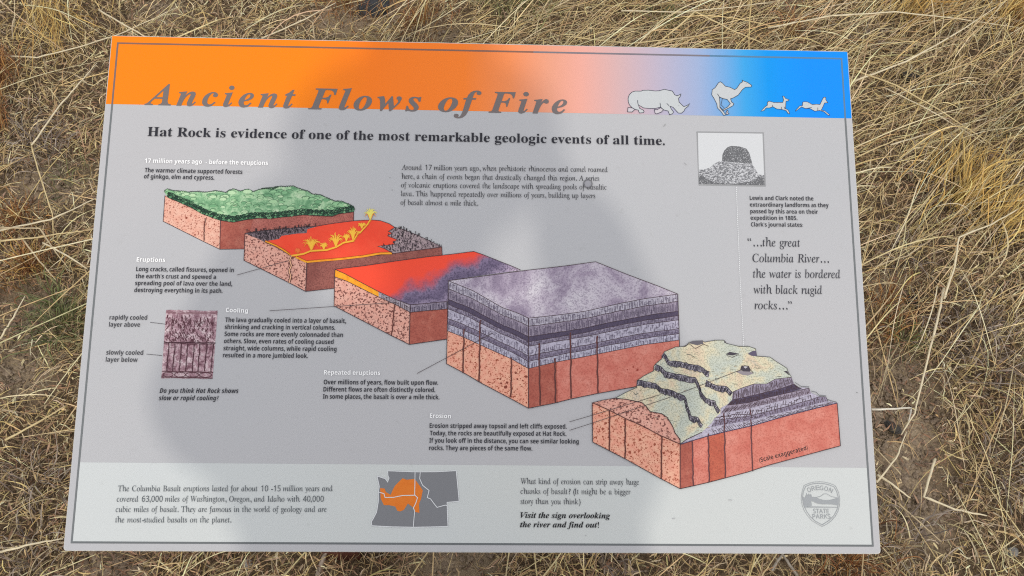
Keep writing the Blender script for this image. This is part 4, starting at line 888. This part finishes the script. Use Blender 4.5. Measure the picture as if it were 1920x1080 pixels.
# thinner cover carrying on beyond the sign
parts = []
x = rs.uniform(-7, 7, 60000); y = rs.uniform(-6, 9, 60000); k = ~((x > -1.55) & (x < 1.75) & (y > -.75) & (y < 2.15)) & (np.hypot(x, y - 1) < 7.5); x = x[k]; y = y[k]; n = len(x)
parts.append(ribbons(n, x, y, rs.uniform(.05, .3, n), rs.uniform(.0016, .0045, n), azfield(x, y, 1.0), hfun(x, y) * np.exp(-((x / 5) ** 2 + ((y - 1) / 5) ** 2)) + rs.uniform(-.006, .025, n), rs.uniform(0, .05, n), 3, tints(n, [3, 3, 3, 1.6, 2.2, 2, 2]), .4, .9, tipz=rs.normal(0, .02, n)))
emit('scattered_dry_grass', parts, straw)
# long bent blades, thicker on the right and upper side
parts = []
x, y = scatter(7500, avoid=.8); keep = rs.uniform(0, 1, len(x)) < .04 + .95 * np.clip((.55 * x + .75 * y - .45) / .8, 0, 1) * patch(x, y, .8, 2) ** .3; x, y = x[keep], y[keep]; n = len(x)
parts.append(ribbons(n, x, y, rs.uniform(.16, .42, n), rs.uniform(.0012, .0028, n), azfield(x, y, .28), hfun(x, y) + rs.uniform(.008, .04, n), rs.uniform(.01, .07, n), 9, tints(n, [3, 4, 1.5, 3, .8, 1, 3]), .26, .9, tipz=rs.normal(.01, .03, n)))
emit('long_dry_grass', parts, straw)
# stiff pale stalks
parts = []
x, y = scatter(330, avoid=.6); n = len(x)
parts.append(ribbons(n, x, y, rs.uniform(.12, .5, n), rs.uniform(.0020, .0036, n), azfield(x, y, .6), hfun(x, y) + rs.uniform(.03, .07, n), rs.uniform(0, .05, n), 8, tints(n, [1, 4, 0, 5, 0, 0, 2]) * 1.05, .12, .3, True, tipz=rs.normal(0, .03, n)))
emit('fallen_stalks', parts, straw)
# coloured patches: green shoots, rusty weeds, golden tuft, grey dead mats
def tuft(name, cx, cy, r, n, pal, Lr, zr, wd=(.0011, .0026), az=None, spread=1.2, seg=5, arch=(.01, .04)):
    gx, gy = ground_pt(cx, cy); a_ = rs.uniform(0, 6.28, n); q = np.abs(rs.normal(0, r * .6, n)); x = gx + np.cos(a_) * q; y = gy + np.sin(a_) * q
    azz = a_ + rs.normal(0, 1, n) if az is None else rs.normal(R(az), spread, n)
    tt = np.array(pal)[rs.choice(len(pal), n)] * rs.normal(1, .2, (n, 1))
    n = int(n * .6); x = x[:n]; y = y[:n]; azz = azz[:n]; tt = tt[:n]
    return ribbons(n, x, y, rs.uniform(*Lr, n), rs.uniform(*wd, n), azz, hfun(x, y) + rs.uniform(*zr, n), rs.uniform(*arch, n), seg, np.clip(tt, .02, .9), .8, 1.0, tipz=rs.uniform(0, .03, n))
GR = [(.15, .18, .06), (.22, .23, .09), (.10, .12, .045), (.34, .30, .15)]; RU = [(.30, .13, .05), (.36, .17, .06), (.22, .09, .04), (.42, .22, .07)]; GO = [(.62, .42, .12), (.55, .33, .09), (.70, .52, .20)]; GY = [(.26, .21, .17), (.38, .31, .25), (.17, .13, .11)]
emit('green_shoots', [tuft('g', 125, 615, .07, 300, GR, (.02, .08), (0, .02)), tuft('g', 100, 570, .05, 150, GR, (.02, .07), (0, .02)), tuft('g', 1000, 30, .06, 60, GR, (.03, .08), (0, .02)), tuft('g', 135, 350, .05, 50, GR, (.02, .06), (0, .02)), tuft('g', 1690, 640, .05, 100, GR, (.02, .06), (0, .02)), tuft('g', 1880, 250, .06, 100, GR, (.02, .07), (0, .02)), tuft('g', 940, 20, .05, 120, GR, (.02, .07), (0, .02)), tuft('g', 1250, 50, .05, 80, GR, (.02, .07), (0, .02))], straw)
emit('rusty_weeds', [tuft('r', 10, 160, .05, 500, RU, (.01, .05), (0, .06), az=90, spread=.9), tuft('r', 4, 240, .03, 250, RU, (.01, .05), (0, .05), az=90, spread=.9), tuft('r', 40, 420, .06, 250, RU, (.01, .04), (0, .02)), tuft('r', 650, 15, .12, 500, RU, (.01, .05), (0, .02)), tuft('r', 780, 45, .1, 350, RU, (.01, .04), (0, .02)), tuft('r', 1580, 1065, .09, 420, RU, (.01, .05), (0, .02)), tuft('r', 1660, 570, .05, 160, RU, (.01, .05), (0, .02)), tuft('r', 60, 510, .06, 280, RU, (.01, .04), (0, .02)), tuft('r', 1900, 50, .08, 250, RU, (.01, .05), (0, .03)), tuft('r', 1660, 620, .05, 150, RU, (.01, .05), (0, .02)), tuft('r', 1490, 70, .05, 120, RU, (.02, .06), (0, .03))], straw)
emit('golden_grass', [tuft('o', 1790, 385, .09, 420, GO, (.06, .18), (.01, .05), az=55, spread=.35, seg=6), tuft('o', 1870, 430, .08, 240, GO, (.06, .18), (.01, .05), az=35, spread=.4, seg=6), tuft('o', 1690, 40, .12, 260, GO, (.06, .2), (.01, .06), az=50, spread=.4, seg=6), tuft('o', 1870, 50, .1, 220, GO, (.06, .2), (.01, .05), az=50, spread=.4, seg=6), tuft('o', 60, 500, .06, 120, GO, (.02, .06), (.0, .02)), tuft('o', 100, 40, .12, 240, GO, (.08, .24), (.01, .06), az=-65, spread=.25, seg=6)], straw)
emit('grey_dead_grass', [tuft('y', cx, cy, r, n, GY, (.02, .09), (0, .012)) for cx, cy, r, n in [(a1, a2, a3, a4 // 2) for a1, a2, a3, a4 in ((1820, 620, .1, 420), (1850, 700, .12, 420), (60, 260, .1, 300), (100, 300, .08, 260), (1620, 80, .08, 260), (1760, 350, .1, 420), (1900, 350, .07, 250), (1690, 480, .04, 200), (60, 905, .06, 220), (50, 1050, .07, 260), (1880, 880, .06, 250), (1680, 1020, .08, 250), (1130, 1055, .04, 150))]], straw)

# pebbles and crumbs of soil
peb, t, b = new_mat('pebble', .9, .2); t.links.new(ramp(t, noise(t, ocoord(t), 90, 4), [(.3, (.14, .10, .07, 1)), (.7, (.32, .25, .18, 1))]), b.inputs['Base Color'])
PV = []; PF = []
ico = [(0, 0, 1), (.894, 0, .447), (.276, .851, .447), (-.724, .526, .447), (-.724, -.526, .447), (.276, -.851, .447), (.724, .526, -.447), (-.276, .851, -.447), (-.894, 0, -.447), (-.276, -.851, -.447), (.724, -.526, -.447), (0, 0, -1)]
icf = [(0, 1, 2), (0, 2, 3), (0, 3, 4), (0, 4, 5), (0, 5, 1), (1, 6, 2), (2, 7, 3), (3, 8, 4), (4, 9, 5), (5, 10, 1), (6, 7, 2), (7, 8, 3), (8, 9, 4), (9, 10, 5), (10, 6, 1), (6, 11, 7), (7, 11, 8), (8, 11, 9), (9, 11, 10), (10, 11, 6)]
for k in range(8200):
    if k % 4:
        (bx, by), r = BARE[rs.randint(len(BARE))]; x = bx + rs.normal(0, r * .9); y = by + rs.normal(0, r * .9)
    else: x = rs.uniform(-1.5, 1.7); y = rs.uniform(-.7, 2.1)
    s = rs.gamma(2, .0011) + .0007; n = len(PV); z = float(hfun(x, y)) - .007
    for v in ico: PV.append((x + v[0] * s * rs.uniform(.7, 1.3), y + v[1] * s * rs.uniform(.7, 1.3), z + v[2] * s * .7 + s * .3))
    PF += [tuple(n + i for i in f) for f in icf]
tag(mesh_ob('soil_crumbs', PV, PF, peb), kind='stuff')

# ------------------------------------------------------------------ single things on the ground
def stone(px, py, size, col, label, flat=.6, seed=1):
    gx, gy = ground_pt(px, py); rr = np.random.RandomState(seed)
    import bmesh
    bm = bmesh.new(); bmesh.ops.create_icosphere(bm, subdivisions=3, radius=1)
    pl = [(Vector(rr.normal(0, 1, 3)).normalized(), rr.uniform(.55, .85)) for _ in range(9)]
    for v in bm.verts:
        for nrm_, d in pl:
            k = v.co.dot(nrm_) - d
            if k > 0: v.co -= nrm_ * k * .9
        v.co += Vector(rr.normal(0, .03, 3))
        v.co.x *= size[0]; v.co.y *= size[1]; v.co.z *= size[0] * flat
    me = bpy.data.meshes.new('stone'); bm.to_mesh(me); bm.free()
    m, t, b = new_mat('stone_surface', .85, .3); t.links.new(ramp(t, noise(t, ocoord(t), 90, 6, .65), [(.3, tuple(c * .5 for c in col) + (1,)), (.6, col + (1,)), (.8, tuple(min(1, c * 1.9) for c in col) + (1,))]), b.inputs['Base Color'])
    bp = N(t, 'ShaderNodeBump'); bp.inputs['Distance'].default_value = .004; t.links.new(noise(t, ocoord(t), 200, 4), bp.inputs['Height']); t.links.new(bp.outputs[0], b.inputs['Normal'])
    me.materials.append(m)
    o = bpy.data.objects.new('stone', me); C.objects.link(o); o.location = (gx, gy, float(hfun(gx, gy)) + size[0] * flat * .28); o.rotation_euler = (rr.uniform(-.2, .2), rr.uniform(-.2, .2), rr.uniform(0, 3))
    return tag(o, label, 'stone', 'stones in the dry grass')
stone(705, 14, (.038, .05), (.055, .06, .068), 'dark blue-grey stone on bare soil above the orange top of the sign', .7, 3)
stone(1674, 800, (.020, .012), (.07, .065, .06), 'small dark stone beside the lower right edge of the sign under the bent white straw', .5, 5)
stone(1705, 150, (.026, .02), (.06, .055, .05), 'dark stone half buried in grass right of the blue corner', .5, 6)
stone(466 + 1440, 1030, (.012, .010), (.30, .29, .27), 'small pale stone in the bottom right corner of the grass', .6, 8)
stone(466, 1062, (.010, .009), (.42, .40, .37), 'tiny pale pebble below the lower left part of the sign', .8, 9)
stone(1715, 560, (.022, .016), (.05, .05, .048), 'dark stone in the grass right of the rocks quotation', .5, 12)

def stalk(pts, w, tint, label, group='long straws lying over the grass', name='straw_stalk', cat='straw'):
    """pts: (x, y in the photo, height above soil) along the stalk"""
    P = []
    for px, py, z in pts: gx, gy = ground_pt(px, py, z); P.append(Vector((gx, gy, z)))
    c = []
    for i in range(len(P) - 1):
        for k in range(5):
            t_ = k / 5; q = P[i].lerp(P[i + 1], t_)
            c.append(q + Vector((rnd.uniform(-1, 1), rnd.uniform(-1, 1), rnd.uniform(-1, 1))) * .0008)
    c.append(P[-1]); base = c[0].copy(); V = []; F = []; n = len(c)
    for i, p in enumerate(c):
        d = (c[min(n - 1, i + 1)] - c[max(0, i - 1)]).normalized(); s = d.cross(Vector((0, 0, 1))).normalized(); u = s.cross(d)
        r = w * .72 * (1 - .5 * i / (n - 1))
        if i and i % 6 == 0: r *= 1.22
        for k in range(5):
            a_ = 2 * math.pi * k / 5; V.append(tuple(p - base + s * r * math.cos(a_) + u * r * math.sin(a_)))
    for i in range(n - 1):
        for k in range(5): F.append((i * 5 + k, i * 5 + (k + 1) % 5, (i + 1) * 5 + (k + 1) % 5, (i + 1) * 5 + k))
    F.append(tuple(range(4, -1, -1))); F.append(tuple((n - 1) * 5 + k for k in range(5)))
    m = STK.get(tint)
    if m is None:
        m, t, b = new_mat('stalk_skin', .45, .45); t.links.new(ramp(t, noise(t, ocoord(t), 80, 3), [(.3, tuple(v * .8 for v in tint) + (1,)), (.7, tint + (1,))]), b.inputs['Base Color']); STK[tint] = m
    o = mesh_ob(name, V, F, m, smooth=True); o.location = base
    return tag(o, label, cat, group)
STK = {}
PALE, GOLD, TAN, WHT = (.72, .62, .42), (.66, .52, .27), (.52, .41, .25), (.74, .69, .58)
z = .05
stalk([(185, 19, z), (250, 56, z), (290, 78, .03)], .0034, PALE, 'thick pale straw pointing down right to the orange corner of the sign')
stalk([(0, 105, z), (70, 108, .06), (150, 88, .06), (230, 62, .05), (330, 15, .04)], .003, PALE, 'long curved straw sweeping up across the grass left of the orange corner')
stalk([(60, 272, z), (110, 200, .06), (150, 155, .07), (182, 118, .05)], .003, PALE, 'pale straw leaning up right through the grass left of the orange header')
stalk([(58, 270, .04), (75, 330, .06), (98, 400, .06), (100, 450, .03)], .0026, GOLD, 'thin golden straw running down through the left grass beside the forest picture')
stalk([(0, 432, z), (95, 412, .06), (180, 372, .04)], .0032, PALE, 'straw climbing right toward the sign edge beside the forest picture')
stalk([(0, 452, .05), (60, 446, .06), (175, 430, .04)], .003, GOLD, 'long low straw reaching the sign edge level with the top of the lava picture')
stalk([(0, 427, .06), (75, 428, .07), (105, 475, .07), (130, 505, .04)], .0026, TAN, 'straw with a sharp downward kink left of the Eruptions text')
stalk([(40, 445, .05), (75, 490, .06), (105, 525, .04)], .0028, TAN, 'darker straw slanting down right at the left edge of the sign below the kinked one')
stalk([(80, 455, .05), (135, 485, .06), (165, 505, .04)], .003, PALE, 'short bright straw pointing at the sign edge beside the Eruptions heading')
stalk([(0, 635, .04), (25, 595, .06), (47, 555, .05)], .003, PALE, 'straight pale straw standing up at the far left below the middle')
stalk([(0, 1035, .04), (60, 1020, .05), (118, 1010, .04)], .003, PALE, 'straw reaching the lower left corner of the sign')
stalk([(10, 825, .04), (60, 798, .05), (122, 762, .04)], .0032, GOLD, 'golden straw rising right toward the lower left edge of the sign')
stalk([(490, 72, .04), (560, 42, .06), (630, 5, .06)], .003, PALE, 'straw lying above the orange header left of the dark stone')
stalk([(590, 75, .03), (586, 42, .05), (560, 25, .06)], .0026, TAN, 'bent straw just above the middle of the orange header')
stalk([(1225, 88, .04), (1262, 58, .08), (1303, 22, .10), (1380, 60, .08), (1440, 86, .05)], .0034, GOLD, 'thick golden straw folded in a peak above the rhinoceros drawing')
stalk([(1165, 20, .05), (1280, 23, .07), (1450, 5, .06)], .0028, PALE, 'long level straw near the top above the header middle')
stalk([(1060, 68, .04), (1180, 82, .06), (1290, 70, .06), (1420, 52, .05)], .0026, GOLD, 'shallow curved straw hugging the top edge of the sign above the rhinoceros')
stalk([(1440, 52, .05), (1560, 30, .08), (1680, 22, .09), (1800, 36, .08), (1910, 52, .05)], .0034, PALE, 'long pale straw arching over the grass above the blue corner')
stalk([(1596, 155, .05), (1700, 115, .08), (1790, 65, .09), (1880, 5, .07)], .0036, PALE, 'thick straw rising up right from the blue corner to the top right')
stalk([(1598, 130, .05), (1680, 160, .08), (1760, 205, .08), (1860, 272, .05)], .0032, GOLD, 'straw slanting down right from the blue header, upper one of a close pair')
stalk([(1660, 165, .05), (1740, 205, .07), (1850, 270, .05)], .0026, PALE, 'straw slanting down right from the blue header, lower one of a close pair')
stalk([(1670, 272, .05), (1760, 245, .06), (1850, 222, .05)], .003, PALE, 'straw rising gently right beside the rock photograph')
stalk([(1605, 295, .05), (1680, 262, .05), (1750, 240, .04)], .0026, GOLD, 'thin golden straw touching the right edge of the sign beside the rock photograph')
stalk([(1770, 560, .06), (1790, 500, .08), (1798, 445, .10), (1860, 420, .09), (1920, 385, .06)], .0034, PALE, 'tall straw rising and bending right near the right edge beside the quotation')
stalk([(1770, 540, .05), (1758, 600, .07), (1735, 690, .07), (1715, 775, .06), (1690, 815, .04)], .0036, PALE, 'long upright straw curving down to the bare soil right of the cliff picture')
stalk([(1634, 768, .045), (1709, 765, .05), (1703, 790, .045)], .0030, WHT, 'white bleached straw with a square bend on the bare soil')
stalk([(1644, 905, .05), (1680, 860, .06), (1700, 810, .05)], .0028, PALE, 'straw leaning against the lower right edge of the sign')
stalk([(1753, 860, .05), (1732, 932, .06), (1790, 955, .05), (1850, 967, .04)], .0036, PALE, 'straw bent in a V on the soil right of the park emblem')
stalk([(1645, 890, .04), (1675, 910, .05), (1707, 934, .04)], .0034, PALE, 'short thick straw lying beside the park emblem')
stalk([(1682, 943, .03), (1720, 975, .04), (1765, 1016, .03)], .0026, TAN, 'dull straw slanting down right below the V-shaped straw')
stalk([(1640, 500, .04), (1700, 480, .05), (1760, 440, .05)], .0028, TAN, 'straw crossing the grass right of the quotation beginning')
stalk([(1690, 890, .03), (1640, 840, .02), (1600, 800, .02)], .0024, TAN, 'thin straw tucked under the lower right edge of the sign')
stalk([(596, 1080, .02), (605, 1050, .03), (615, 1030, .04)], .0075, (.28, .22, .17), 'weathered grey stick below the lower edge of the sign beside the post', 'sticks on the ground', 'stick', 'stick')
stalk([(1447, 1070, .02), (1458, 1052, .03), (1470, 1035, .04)], .005, (.30, .26, .21), 'grey twig below the sign under the park emblem, left one', 'sticks on the ground', 'stick', 'stick')
stalk([(1495, 1080, .02), (1478, 1055, .03), (1466, 1038, .03)], .005, (.30, .26, .21), 'grey twig below the sign under the park emblem, right one', 'sticks on the ground', 'stick', 'stick')
